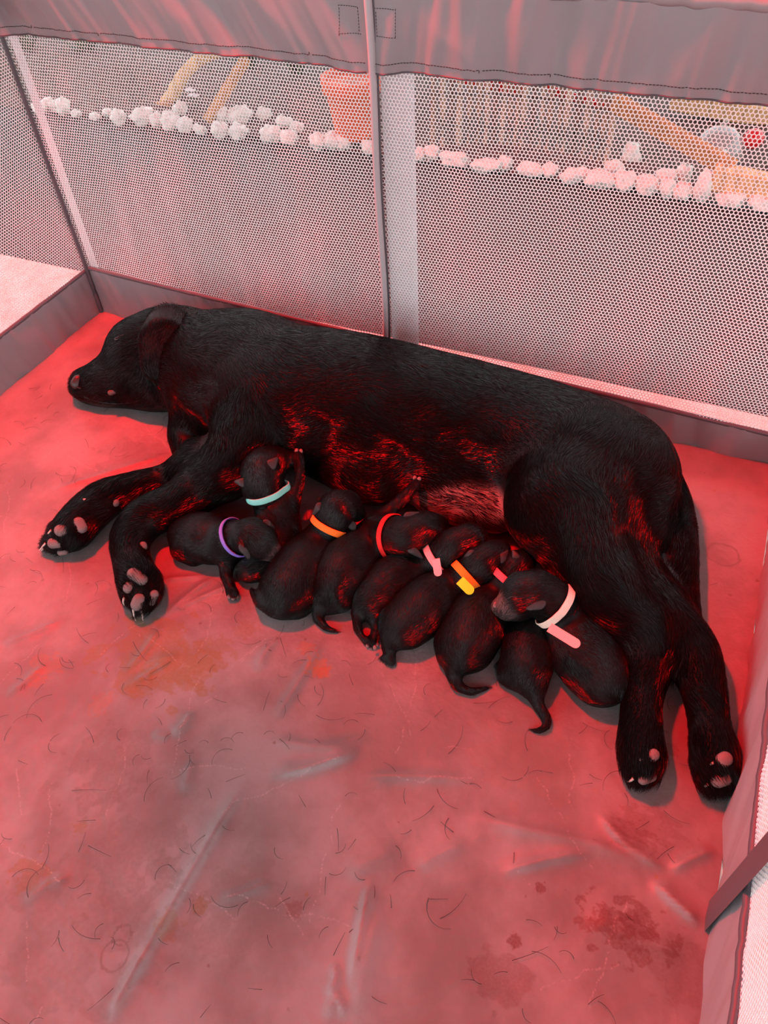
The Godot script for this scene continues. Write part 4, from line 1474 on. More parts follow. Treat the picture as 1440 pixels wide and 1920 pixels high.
func build_mother() -> void:
	var L := []
	limb(L, [Vector4(0.4665, 0.0750, 0.1589, 0.1087), Vector4(0.5729, 0.0894, 0.2018, 0.1296), Vector4(0.6937, 0.0903, 0.1892, 0.1308), Vector4(0.8159, 0.0838, 0.1709, 0.1214), Vector4(0.9199, 0.0759, 0.1510, 0.1101), Vector4(1.0373, 0.0740, 0.1597, 0.1073), Vector4(1.1218, 0.0695, 0.1846, 0.1008)], 0.75, 0.060)
	limb(L, [Vector4(0.3197, 0.0698, 0.1522, 0.0892), Vector4(0.4062, 0.0771, 0.1703, 0.0986), Vector4(0.4699, 0.0788, 0.1632, 0.1008)], 0.85, 0.050)
	limb(L, [Vector4(0.3240, 0.0693, 0.1500, 0.0837), Vector4(0.2993, 0.0714, 0.1655, 0.0862), Vector4(0.2842, 0.0705, 0.1803, 0.0851)], 0.90, 0.020)
	limb(L, [Vector4(0.2749, 0.0587, 0.1965, 0.0694), Vector4(0.2558, 0.0513, 0.2137, 0.0607), Vector4(0.2347, 0.0449, 0.2280, 0.0531), Vector4(0.2105, 0.0376, 0.2420, 0.0444), Vector4(0.1811, 0.0292, 0.2534, 0.0345)], 0.92, 0.014)
	limb(L, [Vector4(0.1814, 0.0295, 0.2536, 0.0338), Vector4(0.1513, 0.0190, 0.2468, 0.0218)], 0.95, 0.010, MUZZLE)
	limb(L, [Vector4(0.2185, 0.0330, 0.2482, 0.0377), Vector4(0.1947, 0.0235, 0.2577, 0.0269)], 0.95, 0.010, MUZZLE)
	limb(L, [Vector4(0.3488, 0.0565, 0.2008, 0.0682), Vector4(0.3144, 0.0441, 0.2249, 0.0532), Vector4(0.2606, 0.0216, 0.2445, 0.0261)], 0.90, 0.016)
	limb(L, [Vector4(0.2603, 0.0176, 0.2459, 0.0191), Vector4(0.2284, 0.0138, 0.2627, 0.0150), Vector4(0.1950, 0.0090, 0.2687, 0.0098)], 1.00, 0.008, MUZZLE)
	limb(L, [Vector4(0.2255, 0.0932, 0.1856, 0.0182), Vector4(0.2301, 0.0965, 0.1672, 0.0215)], 1.00, 0.012)
	limb(L, [Vector4(0.4629, 0.0574, 0.2179, 0.0779), Vector4(0.4268, 0.0276, 0.2867, 0.0375), Vector4(0.4434, 0.0158, 0.3333, 0.0215)], 0.80, 0.030)
	limb(L, [Vector4(0.5879, 0.0984, 0.2714, 0.0760), Vector4(0.5848, 0.0779, 0.3588, 0.0532), Vector4(0.5731, 0.0629, 0.3858, 0.0477)], 0.90, 0.040)
	limb(L, [Vector4(0.5790, 0.0650, 0.3833, 0.0450), Vector4(0.5485, 0.0469, 0.4166, 0.0401), Vector4(0.5206, 0.0378, 0.4619, 0.0357), Vector4(0.4892, 0.0305, 0.4999, 0.0332), Vector4(0.4889, 0.0285, 0.5408, 0.0310), Vector4(0.5146, 0.0256, 0.5757, 0.0278), Vector4(0.5462, 0.0280, 0.6032, 0.0304)], 1.00, 0.020)
	limb(L, [Vector4(0.5446, 0.0258, 0.6020, 0.0280), Vector4(0.5501, 0.0230, 0.6238, 0.0196), Vector4(0.5472, 0.0161, 0.6297, 0.0131)], 1.00, 0.006)
	limb(L, [Vector4(0.5494, 0.0242, 0.6041, 0.0263), Vector4(0.5693, 0.0214, 0.6303, 0.0178), Vector4(0.5697, 0.0144, 0.6418, 0.0113)], 1.00, 0.005)
	limb(L, [Vector4(0.5535, 0.0212, 0.5979, 0.0231), Vector4(0.5779, 0.0199, 0.6155, 0.0162), Vector4(0.5824, 0.0129, 0.6316, 0.0097)], 1.00, 0.005)
	limb(L, [Vector4(0.5529, 0.0168, 0.5912, 0.0182), Vector4(0.5750, 0.0145, 0.6018, 0.0115)], 1.00, 0.005)
	limb(L, [Vector4(0.5130, 0.0416, 0.3715, 0.0452), Vector4(0.4667, 0.0245, 0.4040, 0.0266), Vector4(0.4258, 0.0261, 0.4506, 0.0284), Vector4(0.4000, 0.0294, 0.4884, 0.0320), Vector4(0.3944, 0.0307, 0.5319, 0.0334), Vector4(0.3937, 0.0296, 0.5577, 0.0322)], 1.00, 0.020)
	limb(L, [Vector4(0.3879, 0.0249, 0.5530, 0.0270), Vector4(0.3645, 0.0208, 0.5629, 0.0182), Vector4(0.3506, 0.0131, 0.5683, 0.0110)], 1.00, 0.005)
	limb(L, [Vector4(0.3914, 0.0248, 0.5599, 0.0269), Vector4(0.3729, 0.0196, 0.5824, 0.0180), Vector4(0.3574, 0.0112, 0.5924, 0.0100)], 1.00, 0.005)
	limb(L, [Vector4(0.3951, 0.0231, 0.5628, 0.0251), Vector4(0.3871, 0.0134, 0.5863, 0.0135), Vector4(0.3734, 0.0085, 0.5953, 0.0081)], 1.00, 0.005)
	limb(L, [Vector4(0.4001, 0.0198, 0.5578, 0.0215), Vector4(0.4008, 0.0099, 0.5743, 0.0108)], 1.00, 0.005)
	limb(L, [Vector4(0.6679, 0.0296, 0.2716, 0.0402), Vector4(0.7242, 0.0330, 0.2845, 0.0449), Vector4(0.7865, 0.0390, 0.2940, 0.0530), Vector4(0.8391, 0.0391, 0.2649, 0.0532), Vector4(0.9058, 0.0416, 0.2488, 0.0565), Vector4(0.9606, 0.0346, 0.2396, 0.0470)], 0.80, 0.030)
	limb(L, [Vector4(0.8964, 0.0245, 0.2951, 0.0332), Vector4(0.9476, 0.0309, 0.2906, 0.0420), Vector4(0.9912, 0.0240, 0.2910, 0.0327)], 0.80, 0.020, BELLY)
	limb(L, [Vector4(1.1185, 0.0986, 0.2181, 0.0982), Vector4(1.0923, 0.0974, 0.2855, 0.0780), Vector4(1.0832, 0.0902, 0.3208, 0.0627)], 0.80, 0.050)
	limb(L, [Vector4(1.0945, 0.1012, 0.3109, 0.0680), Vector4(1.1580, 0.0835, 0.3941, 0.0539), Vector4(1.1994, 0.0662, 0.4251, 0.0457), Vector4(1.2366, 0.0453, 0.4443, 0.0336)], 0.90, 0.040)
	limb(L, [Vector4(1.2383, 0.0461, 0.4397, 0.0311), Vector4(1.2492, 0.0369, 0.4767, 0.0292), Vector4(1.2573, 0.0260, 0.5321, 0.0250), Vector4(1.2651, 0.0245, 0.5777, 0.0266), Vector4(1.2715, 0.0242, 0.6040, 0.0263)], 1.00, 0.020)
	limb(L, [Vector4(1.2690, 0.0231, 0.5865, 0.0252), Vector4(1.2804, 0.0207, 0.5915, 0.0182)], 1.00, 0.006)
	limb(L, [Vector4(1.2673, 0.0231, 0.5908, 0.0251), Vector4(1.2688, 0.0173, 0.6180, 0.0166)], 1.00, 0.006)
	limb(L, [Vector4(1.2728, 0.0206, 0.5909, 0.0224), Vector4(1.2818, 0.0177, 0.6157, 0.0159)], 1.00, 0.006)
	limb(L, [Vector4(1.1425, 0.0598, 0.2622, 0.0650), Vector4(1.1953, 0.0420, 0.3337, 0.0457), Vector4(1.2547, 0.0352, 0.3931, 0.0383), Vector4(1.3004, 0.0305, 0.4328, 0.0332), Vector4(1.3231, 0.0258, 0.4812, 0.0281), Vector4(1.3358, 0.0227, 0.5215, 0.0247), Vector4(1.3449, 0.0250, 0.5563, 0.0271), Vector4(1.3508, 0.0247, 0.5822, 0.0268)], 1.00, 0.030)
	limb(L, [Vector4(1.3469, 0.0235, 0.5691, 0.0256), Vector4(1.3469, 0.0163, 0.5992, 0.0155)], 1.00, 0.006)
	limb(L, [Vector4(1.3506, 0.0223, 0.5670, 0.0242), Vector4(1.3604, 0.0193, 0.5909, 0.0177)], 1.00, 0.006)
	limb(L, [Vector4(1.3507, 0.0211, 0.5519, 0.0230), Vector4(1.3618, 0.0172, 0.5598, 0.0144)], 1.00, 0.006)
	limb(L, [Vector4(1.1352, 0.0656, 0.1035, 0.0356), Vector4(1.1683, 0.0535, 0.0901, 0.0235), Vector4(1.2079, 0.0365, 0.1153, 0.0215), Vector4(1.2388, 0.0226, 0.1700, 0.0245), Vector4(1.2563, 0.0253, 0.2524, 0.0276), Vector4(1.2683, 0.0244, 0.3207, 0.0265), Vector4(1.2857, 0.0188, 0.3683, 0.0205), Vector4(1.3065, 0.0101, 0.3955, 0.0109)], 1.00, 0.020)
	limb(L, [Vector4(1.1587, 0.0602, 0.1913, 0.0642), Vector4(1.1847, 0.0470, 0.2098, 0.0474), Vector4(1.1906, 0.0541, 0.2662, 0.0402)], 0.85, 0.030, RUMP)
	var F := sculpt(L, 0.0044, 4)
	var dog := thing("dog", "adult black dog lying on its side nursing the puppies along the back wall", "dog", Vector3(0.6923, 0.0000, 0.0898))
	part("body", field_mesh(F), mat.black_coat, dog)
	var mv := Vector3.ZERO
	hair(dog, F, 420000.0, 0.017, 0.00042, 0.07, mat.coat_hair)
	var E := []
	bone(E, Vector3(0.3379, 0.1400, 0.1687), Vector3(0.3582, 0.1380, 0.2154), 0.0400, 0.0450, 0.22, 0.012, BLACK, Vector3(0.5871, 0.5357, 0.6069)).group = 9000
	bone(E, Vector3(0.3582, 0.1380, 0.2154), Vector3(0.3619, 0.1180, 0.2457), 0.0450, 0.0320, 0.22, 0.012, BLACK, Vector3(0.5871, 0.5357, 0.6069)).group = 9000
	bone(E, Vector3(0.3619, 0.1180, 0.2457), Vector3(0.3566, 0.1000, 0.2543), 0.0320, 0.0140, 0.22, 0.012, BLACK, Vector3(0.5871, 0.5357, 0.6069)).group = 9000
	var EF := sculpt(E, 0.0028)
	var ear := part("ear", field_mesh(EF), mat.black_coat, dog, "soft hanging ear")
	hair(dog, EF, 420000.0, 0.010, 0.00042, 0.06, mat.coat_hair)
	mv = settle(F, Vector3(0.5683, 0.0600, 0.6183), Vector3(0.5465, 0.7344, 0.4024), 0.0024)
	part("paw_pad", blob(Vector3(0.5619, 0.0631, 0.6179) + mv, Vector3(0.5747, 0.0569, 0.6188) + mv, 0.0095, 0.0090, 0.6, Vector3(0.5465, 0.7344, 0.4024)), mat.pad_skin, dog)
	mv = settle(F, Vector3(0.5611, 0.0500, 0.6322), Vector3(0.5500, 0.7394, 0.3883), 0.0022)
	part("paw_pad", blob(Vector3(0.5608, 0.0491, 0.6334) + mv, Vector3(0.5615, 0.0509, 0.6309) + mv, 0.0088, 0.0083, 0.6, Vector3(0.5500, 0.7394, 0.3883)), mat.pad_skin, dog)
	mv = settle(F, Vector3(0.5855, 0.0460, 0.6473), Vector3(0.5363, 0.7534, 0.3805), 0.0024)
	part("paw_pad", blob(Vector3(0.5852, 0.0436, 0.6503) + mv, Vector3(0.5857, 0.0484, 0.6442) + mv, 0.0094, 0.0090, 0.6, Vector3(0.5363, 0.7534, 0.3805)), mat.pad_skin, dog)
	mv = settle(F, Vector3(0.5974, 0.0420, 0.6315), Vector3(0.5245, 0.7551, 0.3935), 0.0018)
	part("paw_pad", blob(Vector3(0.5966, 0.0387, 0.6358) + mv, Vector3(0.5982, 0.0453, 0.6271) + mv, 0.0071, 0.0067, 0.6, Vector3(0.5245, 0.7551, 0.3935)), mat.pad_skin, dog)
	mv = settle(F, Vector3(0.5393, 0.0580, 0.5664), Vector3(0.5529, 0.7119, 0.4330), 0.0016)
	part("paw_pad", blob(Vector3(0.5395, 0.0574, 0.5670) + mv, Vector3(0.5391, 0.0586, 0.5658) + mv, 0.0066, 0.0062, 0.6, Vector3(0.5529, 0.7119, 0.4330)), mat.pad_skin, dog)
	mv = settle(F, Vector3(0.4312, 0.0660, 0.5721), Vector3(0.6155, 0.6736, 0.4091), 0.0024)
	part("paw_pad", blob(Vector3(0.4283, 0.0686, 0.5704) + mv, Vector3(0.4342, 0.0634, 0.5738) + mv, 0.0094, 0.0090, 0.6, Vector3(0.6155, 0.6736, 0.4091)), mat.pad_skin, dog)
	mv = settle(F, Vector3(0.3975, 0.0500, 0.5803), Vector3(0.6284, 0.6711, 0.3934), 0.0024)
	part("paw_pad", blob(Vector3(0.3952, 0.0498, 0.5817) + mv, Vector3(0.3997, 0.0502, 0.5790) + mv, 0.0097, 0.0092, 0.6, Vector3(0.6284, 0.6711, 0.3934)), mat.pad_skin, dog)
	mv = settle(F, Vector3(0.3990, 0.0430, 0.6007), Vector3(0.6292, 0.6788, 0.3786), 0.0022)
	part("paw_pad", blob(Vector3(0.3951, 0.0429, 0.6027) + mv, Vector3(0.4029, 0.0431, 0.5987) + mv, 0.0087, 0.0083, 0.6, Vector3(0.6292, 0.6788, 0.3786)), mat.pad_skin, dog)
	mv = settle(F, Vector3(0.4039, 0.0240, 0.6008), Vector3(0.6205, 0.6885, 0.3755), 0.0013)
	part("paw_pad", blob(Vector3(0.4009, 0.0237, 0.6026) + mv, Vector3(0.4069, 0.0243, 0.5990) + mv, 0.0053, 0.0050, 0.6, Vector3(0.6205, 0.6885, 0.3755)), mat.pad_skin, dog)
	mv = settle(F, Vector3(0.4501, 0.0640, 0.5121), Vector3(0.5928, 0.6667, 0.4518), 0.0017)
	part("paw_pad", blob(Vector3(0.4501, 0.0638, 0.5122) + mv, Vector3(0.4500, 0.0642, 0.5119) + mv, 0.0070, 0.0066, 0.6, Vector3(0.5928, 0.6667, 0.4518)), mat.pad_skin, dog)
	mv = settle(F, Vector3(1.2792, 0.0520, 0.6094), Vector3(-0.0882, 0.8716, 0.4823), 0.0019)
	part("paw_pad", blob(Vector3(1.2780, 0.0513, 0.6108) + mv, Vector3(1.2804, 0.0527, 0.6079) + mv, 0.0074, 0.0070, 0.6, Vector3(-0.0882, 0.8716, 0.4823)), mat.pad_skin, dog)
	mv = settle(F, Vector3(1.2804, 0.0400, 0.6318), Vector3(-0.0895, 0.8838, 0.4592), 0.0015)
	part("paw_pad", blob(Vector3(1.2762, 0.0390, 0.6351) + mv, Vector3(1.2845, 0.0410, 0.6285) + mv, 0.0061, 0.0058, 0.6, Vector3(-0.0895, 0.8838, 0.4592)), mat.pad_skin, dog)
	mv = settle(F, Vector3(1.3543, 0.0500, 0.5830), Vector3(-0.1614, 0.8526, 0.4971), 0.0022)
	part("paw_pad", blob(Vector3(1.3530, 0.0493, 0.5845) + mv, Vector3(1.3555, 0.0507, 0.5815) + mv, 0.0090, 0.0085, 0.6, Vector3(-0.1614, 0.8526, 0.4971)), mat.pad_skin, dog)
	mv = settle(F, Vector3(1.3557, 0.0440, 0.6046), Vector3(-0.1637, 0.8630, 0.4779), 0.0021)
	part("paw_pad", blob(Vector3(1.3523, 0.0435, 0.6069) + mv, Vector3(1.3591, 0.0445, 0.6023) + mv, 0.0082, 0.0078, 0.6, Vector3(-0.1637, 0.8630, 0.4779)), mat.pad_skin, dog)
	mv = settle(F, Vector3(0.5546, 0.0360, 0.6426), Vector3(0.5509, 0.7451, 0.3760), 0.001)
	part("claw", cord(smooth_path(PackedVector3Array([Vector3(0.5546, 0.0360, 0.6426) + mv, Vector3(0.5548, 0.0320, 0.6474) + mv, Vector3(0.5545, 0.0240, 0.6483) + mv]), 4), 0.0022, 0.0007, 6), mat.claw, dog)
	mv = settle(F, Vector3(0.5781, 0.0360, 0.6532), Vector3(0.5383, 0.7561, 0.3722), 0.001)
	part("claw", cord(smooth_path(PackedVector3Array([Vector3(0.5781, 0.0360, 0.6532) + mv, Vector3(0.5799, 0.0280, 0.6582) + mv, Vector3(0.5789, 0.0140, 0.6597) + mv]), 4), 0.0022, 0.0007, 6), mat.claw, dog)
	mv = settle(F, Vector3(0.5894, 0.0340, 0.6521), Vector3(0.5304, 0.7605, 0.3746), 0.001)
	part("claw", cord(smooth_path(PackedVector3Array([Vector3(0.5894, 0.0340, 0.6521) + mv, Vector3(0.5910, 0.0260, 0.6542) + mv, Vector3(0.5884, 0.0140, 0.6550) + mv]), 4), 0.0022, 0.0007, 6), mat.claw, dog)
	mv = settle(F, Vector3(0.3724, 0.0400, 0.5806), Vector3(0.6369, 0.6672, 0.3864), 0.001)
	part("claw", cord(smooth_path(PackedVector3Array([Vector3(0.3724, 0.0400, 0.5806) + mv, Vector3(0.3664, 0.0340, 0.5842) + mv, Vector3(0.3601, 0.0260, 0.5862) + mv]), 4), 0.0022, 0.0007, 6), mat.claw, dog)
	mv = settle(F, Vector3(0.3759, 0.0340, 0.6015), Vector3(0.6372, 0.6750, 0.3719), 0.001)
	part("claw", cord(smooth_path(PackedVector3Array([Vector3(0.3759, 0.0340, 0.6015) + mv, Vector3(0.3687, 0.0260, 0.6061) + mv, Vector3(0.3598, 0.0160, 0.6074) + mv]), 4), 0.0022, 0.0007, 6), mat.claw, dog)
	mv = settle(F, Vector3(0.3707, 0.0240, 0.6058), Vector3(0.6370, 0.6783, 0.3661), 0.001)
	part("claw", cord(smooth_path(PackedVector3Array([Vector3(0.3707, 0.0240, 0.6058) + mv, Vector3(0.3648, 0.0180, 0.6084) + mv]), 4), 0.0022, 0.0007, 6), mat.claw, dog)
	mv = settle(F, Vector3(0.4011, 0.0620, 0.5240), Vector3(0.6191, 0.6549, 0.4334), 0.001)
	part("claw", cord(smooth_path(PackedVector3Array([Vector3(0.4011, 0.0620, 0.5240) + mv, Vector3(0.3921, 0.0600, 0.5229) + mv, Vector3(0.3880, 0.0550, 0.5256) + mv]), 4), 0.0030, 0.0007, 6), mat.claw, dog)
	mv = settle(F, Vector3(1.2689, 0.0500, 0.6161), Vector3(-0.0778, 0.8757, 0.4765), 0.001)
	part("claw", cord(smooth_path(PackedVector3Array([Vector3(1.2689, 0.0500, 0.6161) + mv, Vector3(1.2672, 0.0460, 0.6189) + mv, Vector3(1.2665, 0.0400, 0.6190) + mv]), 4), 0.0022, 0.0007, 6), mat.claw, dog)
	mv = settle(F, Vector3(1.2665, 0.0340, 0.6346), Vector3(-0.0750, 0.8874, 0.4549), 0.001)
	part("claw", cord(smooth_path(PackedVector3Array([Vector3(1.2665, 0.0340, 0.6346) + mv, Vector3(1.2642, 0.0300, 0.6371) + mv, Vector3(1.2621, 0.0240, 0.6365) + mv]), 4), 0.0022, 0.0007, 6), mat.claw, dog)
	mv = settle(F, Vector3(1.3450, 0.0460, 0.5883), Vector3(-0.1522, 0.8571, 0.4921), 0.001)
	part("claw", cord(smooth_path(PackedVector3Array([Vector3(1.3450, 0.0460, 0.5883) + mv, Vector3(1.3424, 0.0440, 0.5911) + mv, Vector3(1.3420, 0.0380, 0.5903) + mv]), 4), 0.0022, 0.0007, 6), mat.claw, dog)
	mv = settle(F, Vector3(1.3458, 0.0300, 0.6075), Vector3(-0.1523, 0.8691, 0.4706), 0.001)
	part("claw", cord(smooth_path(PackedVector3Array([Vector3(1.3458, 0.0300, 0.6075) + mv, Vector3(1.3435, 0.0260, 0.6093) + mv, Vector3(1.3424, 0.0200, 0.6076) + mv]), 4), 0.0022, 0.0007, 6), mat.claw, dog)
	mv = settle(F, Vector3(0.1602, 0.0360, 0.2600), Vector3(0.6555, 0.5482, 0.5194), 0.0027)
	part("nose", blob(Vector3(0.1595, 0.0341, 0.2626) + mv, Vector3(0.1610, 0.0379, 0.2574) + mv, 0.0109, 0.0104, 0.6, Vector3(0.6555, 0.5482, 0.5194)), mat.nose_skin, dog, "black nose tip")
	mv = settle(F, Vector3(0.2827, 0.0700, 0.2916), Vector3(0.6229, 0.5677, 0.5383), 0.0013)
	part("lip", blob(Vector3(0.2772, 0.0687, 0.2959) + mv, Vector3(0.2881, 0.0713, 0.2873) + mv, 0.0051, 0.0048, 0.6, Vector3(0.6229, 0.5677, 0.5383)), mat.lip_skin, dog, "bare pinkish fold of lip")
	mv = settle(F, Vector3(0.2342, 0.1080, 0.1963), Vector3(0.6290, 0.5193, 0.5785), 0.0008)
	part("eye", blob(Vector3(0.2311, 0.1072, 0.1988) + mv, Vector3(0.2373, 0.1088, 0.1939) + mv, 0.0034, 0.0032, 0.6, Vector3(0.6290, 0.5193, 0.5785)), mat.eye_wet, dog)
	crease(F, dog, "mouth", [Vector3(0.1953, 0.0300, 0.2864), Vector3(0.2301, 0.0300, 0.2885), Vector3(0.2670, 0.0300, 0.2814), Vector3(0.2952, 0.0300, 0.2628), Vector3(0.2999, 0.0300, 0.2479)], Vector3(0.6469, 0.5639, 0.5134), 0.0016)
	crease(F, dog, "nostril", [Vector3(0.1576, 0.0300, 0.2630), Vector3(0.1669, 0.0300, 0.2682), Vector3(0.1728, 0.0300, 0.2677)], Vector3(0.6557, 0.5508, 0.5163), 0.0022)
	crease(F, dog, "closed_eye", [Vector3(0.2241, 0.1000, 0.1965), Vector3(0.2223, 0.1000, 0.1846), Vector3(0.2267, 0.1000, 0.1757)], Vector3(0.6313, 0.5210, 0.5745), 0.0022)

func pup(label: String, at: Vector3, L: Array, ears: Array, cell := 0.003) -> Array:
	var F := sculpt(L, cell, 4)
	var p := thing("puppy", label, "puppy", at, "newborn black puppies")
	part("body", field_mesh(F), mat.black_coat, p)
	hair(p, F, 900000.0, 0.0075, 0.00034, 0.09, mat.puppy_hair)
	for e in ears:
		var mv := settle(F, e[0], e[3], 0.001)
		part("ear", ear_flap(e[0] + mv, e[1] + mv + Vector3(e[3]) * 0.003, e[2], e[3]), mat.pup_ear, p)
	return [p, F]

func ear_flap(a: Vector3, b: Vector3, r: float, n: Vector3) -> ArrayMesh:
	var L := []
	bone(L, a, b, r, r * 0.35, 0.28, 0.004, BLACK, n)
	return field_mesh(sculpt(L, 0.0012))

func build_puppies() -> void:
	var L := []
	var got := []
	var mv := Vector3.ZERO
	L = []
	limb(L, [Vector4(0.5603, 0.0201, 0.4958, 0.0312), Vector4(0.5823, 0.0257, 0.4972, 0.0398), Vector4(0.6092, 0.0265, 0.4967, 0.0411), Vector4(0.6333, 0.0229, 0.4909, 0.0355)], 0.85, 0.012)
	limb(L, [Vector4(0.6436, 0.0442, 0.4997, 0.0292), Vector4(0.6625, 0.0541, 0.4937, 0.0241), Vector4(0.6818, 0.0605, 0.4933, 0.0285), Vector4(0.6934, 0.0569, 0.4943, 0.0269)], 1.00, 0.012)
	limb(L, [Vector4(0.6964, 0.0522, 0.4932, 0.0222), Vector4(0.7131, 0.0458, 0.4962, 0.0158), Vector4(0.7199, 0.0411, 0.4937, 0.0111)], 1.00, 0.010, PUPFACE)
	limb(L, [Vector4(0.6467, 0.0219, 0.5207, 0.0130), Vector4(0.6559, 0.0134, 0.5403, 0.0097), Vector4(0.6701, 0.0091, 0.5546, 0.0080), Vector4(0.6789, 0.0073, 0.5622, 0.0096)], 1.00, 0.010)
	limb(L, [Vector4(0.5698, 0.0154, 0.5225, 0.0202), Vector4(0.5892, 0.0089, 0.5296, 0.0117)], 1.00, 0.012)
	bone(L, Vector3(0.7190, 0.0790, 0.5207), Vector3(0.7249, 0.0800, 0.5140), 0.0018, 0.0018, 1.0, 0.003, BLACK, Vector3.UP, true)
	bone(L, Vector3(0.7235, 0.0790, 0.5072), Vector3(0.7231, 0.0760, 0.4982), 0.0018, 0.0018, 1.0, 0.003, BLACK, Vector3.UP, true)
	bone(L, Vector3(0.7244, 0.0520, 0.5189), Vector3(0.7341, 0.0500, 0.5069), 0.0016, 0.0016, 1.0, 0.003, BLACK, Vector3.UP, true)
	got = pup("black puppy with a lilac collar lying beside the dog's foreleg", Vector3(0.6080, 0.0000, 0.5052), L, [[Vector3(0.6909, 0.0750, 0.5249), Vector3(0.6974, 0.0580, 0.5283), 0.0085, Vector3(0.4513, 0.7410, 0.4973)], [Vector3(0.7008, 0.0800, 0.4777), Vector3(0.7064, 0.0660, 0.4699), 0.0070, Vector3(0.4360, 0.7259, 0.5319)]], 0.0019)
	collar(got[0], got[1], Vector3(0.6548, 0.0550, 0.5065), Vector3(0.0198, 0.0140, -0.0058), 0.0060, mat.band_lilac, "lilac collar", 0.036)
	crease(got[1], got[0], "closed_eye", [Vector3(0.7137, 0.0700, 0.5189), Vector3(0.7157, 0.0700, 0.5117), Vector3(0.7204, 0.0700, 0.5077)], Vector3(0.4321, 0.7477, 0.5042), 0.0011)
	crease(got[1], got[0], "closed_eye", [Vector3(0.7164, 0.0700, 0.4974), Vector3(0.7180, 0.0700, 0.4924)], Vector3(0.4259, 0.7411, 0.5190), 0.0009)
	crease(got[1], got[0], "mouth", [Vector3(0.7196, 0.0500, 0.5189), Vector3(0.7283, 0.0500, 0.5155), Vector3(0.7341, 0.0500, 0.5069)], Vector3(0.4220, 0.7572, 0.4986), 0.0010)
	crease(got[1], got[0], "nostril", [Vector3(0.7292, 0.0500, 0.4981), Vector3(0.7321, 0.0500, 0.5002)], Vector3(0.4111, 0.7528, 0.5141), 0.0009)
	mv = settle(got[1], Vector3(0.7312, 0.0520, 0.5012), Vector3(0.4107, 0.7537, 0.5132), 0.0011)
	part("nose", blob(Vector3(0.7312, 0.0513, 0.5021) + mv, Vector3(0.7313, 0.0527, 0.5003) + mv, 0.0035, 0.0032, 0.7, Vector3(0.4107, 0.7537, 0.5132)), mat.pup_nose, got[0])
	mv = settle(got[1], Vector3(0.6792, 0.0100, 0.5705), Vector3(0.4484, 0.7762, 0.4432), 0.0010)
	part("toe", blob(Vector3(0.6793, 0.0095, 0.5711) + mv, Vector3(0.6791, 0.0105, 0.5699) + mv, 0.0032, 0.0029, 0.7, Vector3(0.4484, 0.7762, 0.4432)), mat.pup_pad, got[0])
	mv = settle(got[1], Vector3(0.6852, 0.0090, 0.5704), Vector3(0.4439, 0.7784, 0.4440), 0.0010)
	part("toe", blob(Vector3(0.6854, 0.0085, 0.5709) + mv, Vector3(0.6850, 0.0095, 0.5698) + mv, 0.0032, 0.0029, 0.7, Vector3(0.4439, 0.7784, 0.4440)), mat.pup_pad, got[0])
	mv = settle(got[1], Vector3(0.6894, 0.0100, 0.5664), Vector3(0.4406, 0.7781, 0.4478), 0.0010)
	part("toe", blob(Vector3(0.6897, 0.0095, 0.5669) + mv, Vector3(0.6891, 0.0105, 0.5660) + mv, 0.0032, 0.0029, 0.7, Vector3(0.4406, 0.7781, 0.4478)), mat.pup_pad, got[0])
	L = []
	limb(L, [Vector4(0.6599, 0.0531, 0.3994, 0.0271), Vector4(0.6816, 0.0437, 0.4241, 0.0338), Vector4(0.6967, 0.0227, 0.4510, 0.0352), Vector4(0.7013, 0.0189, 0.4967, 0.0292), Vector4(0.6856, 0.0144, 0.5187, 0.0223)], 0.85, 0.012)
	limb(L, [Vector4(0.6546, 0.0779, 0.4152, 0.0279), Vector4(0.6470, 0.0881, 0.3920, 0.0331), Vector4(0.6479, 0.0836, 0.3650, 0.0286), Vector4(0.6576, 0.0737, 0.3424, 0.0187)], 1.00, 0.012)
	limb(L, [Vector4(0.6994, 0.0532, 0.4027, 0.0132), Vector4(0.6998, 0.0691, 0.3762, 0.0091), Vector4(0.6897, 0.0833, 0.3515, 0.0083), Vector4(0.6804, 0.0876, 0.3365, 0.0076)], 1.00, 0.012)
	got = pup("black puppy with a mint collar nosing into the dog's chest", Vector3(0.6810, 0.0000, 0.4418), L, [[Vector3(0.6797, 0.1300, 0.4101), Vector3(0.6811, 0.1300, 0.3950), 0.0087, Vector3(0.4499, 0.6744, 0.5855)], [Vector3(0.6324, 0.0900, 0.4243), Vector3(0.6170, 0.0850, 0.4224), 0.0074, Vector3(0.4743, 0.6849, 0.5532)]], 0.0030)
	collar(got[0], got[1], Vector3(0.6650, 0.0700, 0.4121), Vector3(-0.0092, 0.0300, -0.0077), 0.0100, mat.band_mint, "mint green collar", 0.032)
	mv = settle(got[1], Vector3(0.6780, 0.0950, 0.3369), Vector3(0.4260, 0.6653, 0.6131), 0.0010)
	part("toe", blob(Vector3(0.6780, 0.0944, 0.3375) + mv, Vector3(0.6779, 0.0956, 0.3362) + mv, 0.0034, 0.0030, 0.7, Vector3(0.4260, 0.6653, 0.6131)), mat.pup_pad, got[0])
	mv = settle(got[1], Vector3(0.6842, 0.0940, 0.3347), Vector3(0.4211, 0.6665, 0.6152), 0.0010)
	part("toe", blob(Vector3(0.6844, 0.0934, 0.3352) + mv, Vector3(0.6840, 0.0946, 0.3341) + mv, 0.0034, 0.0030, 0.7, Vector3(0.4211, 0.6665, 0.6152)), mat.pup_pad, got[0])
	L = []
	limb(L, [Vector4(0.7677, 0.0310, 0.4231, 0.0294), Vector4(0.7658, 0.0271, 0.4454, 0.0343), Vector4(0.7629, 0.0281, 0.4914, 0.0435), Vector4(0.7617, 0.0274, 0.5385, 0.0425), Vector4(0.7598, 0.0232, 0.5491, 0.0359)], 0.85, 0.012)
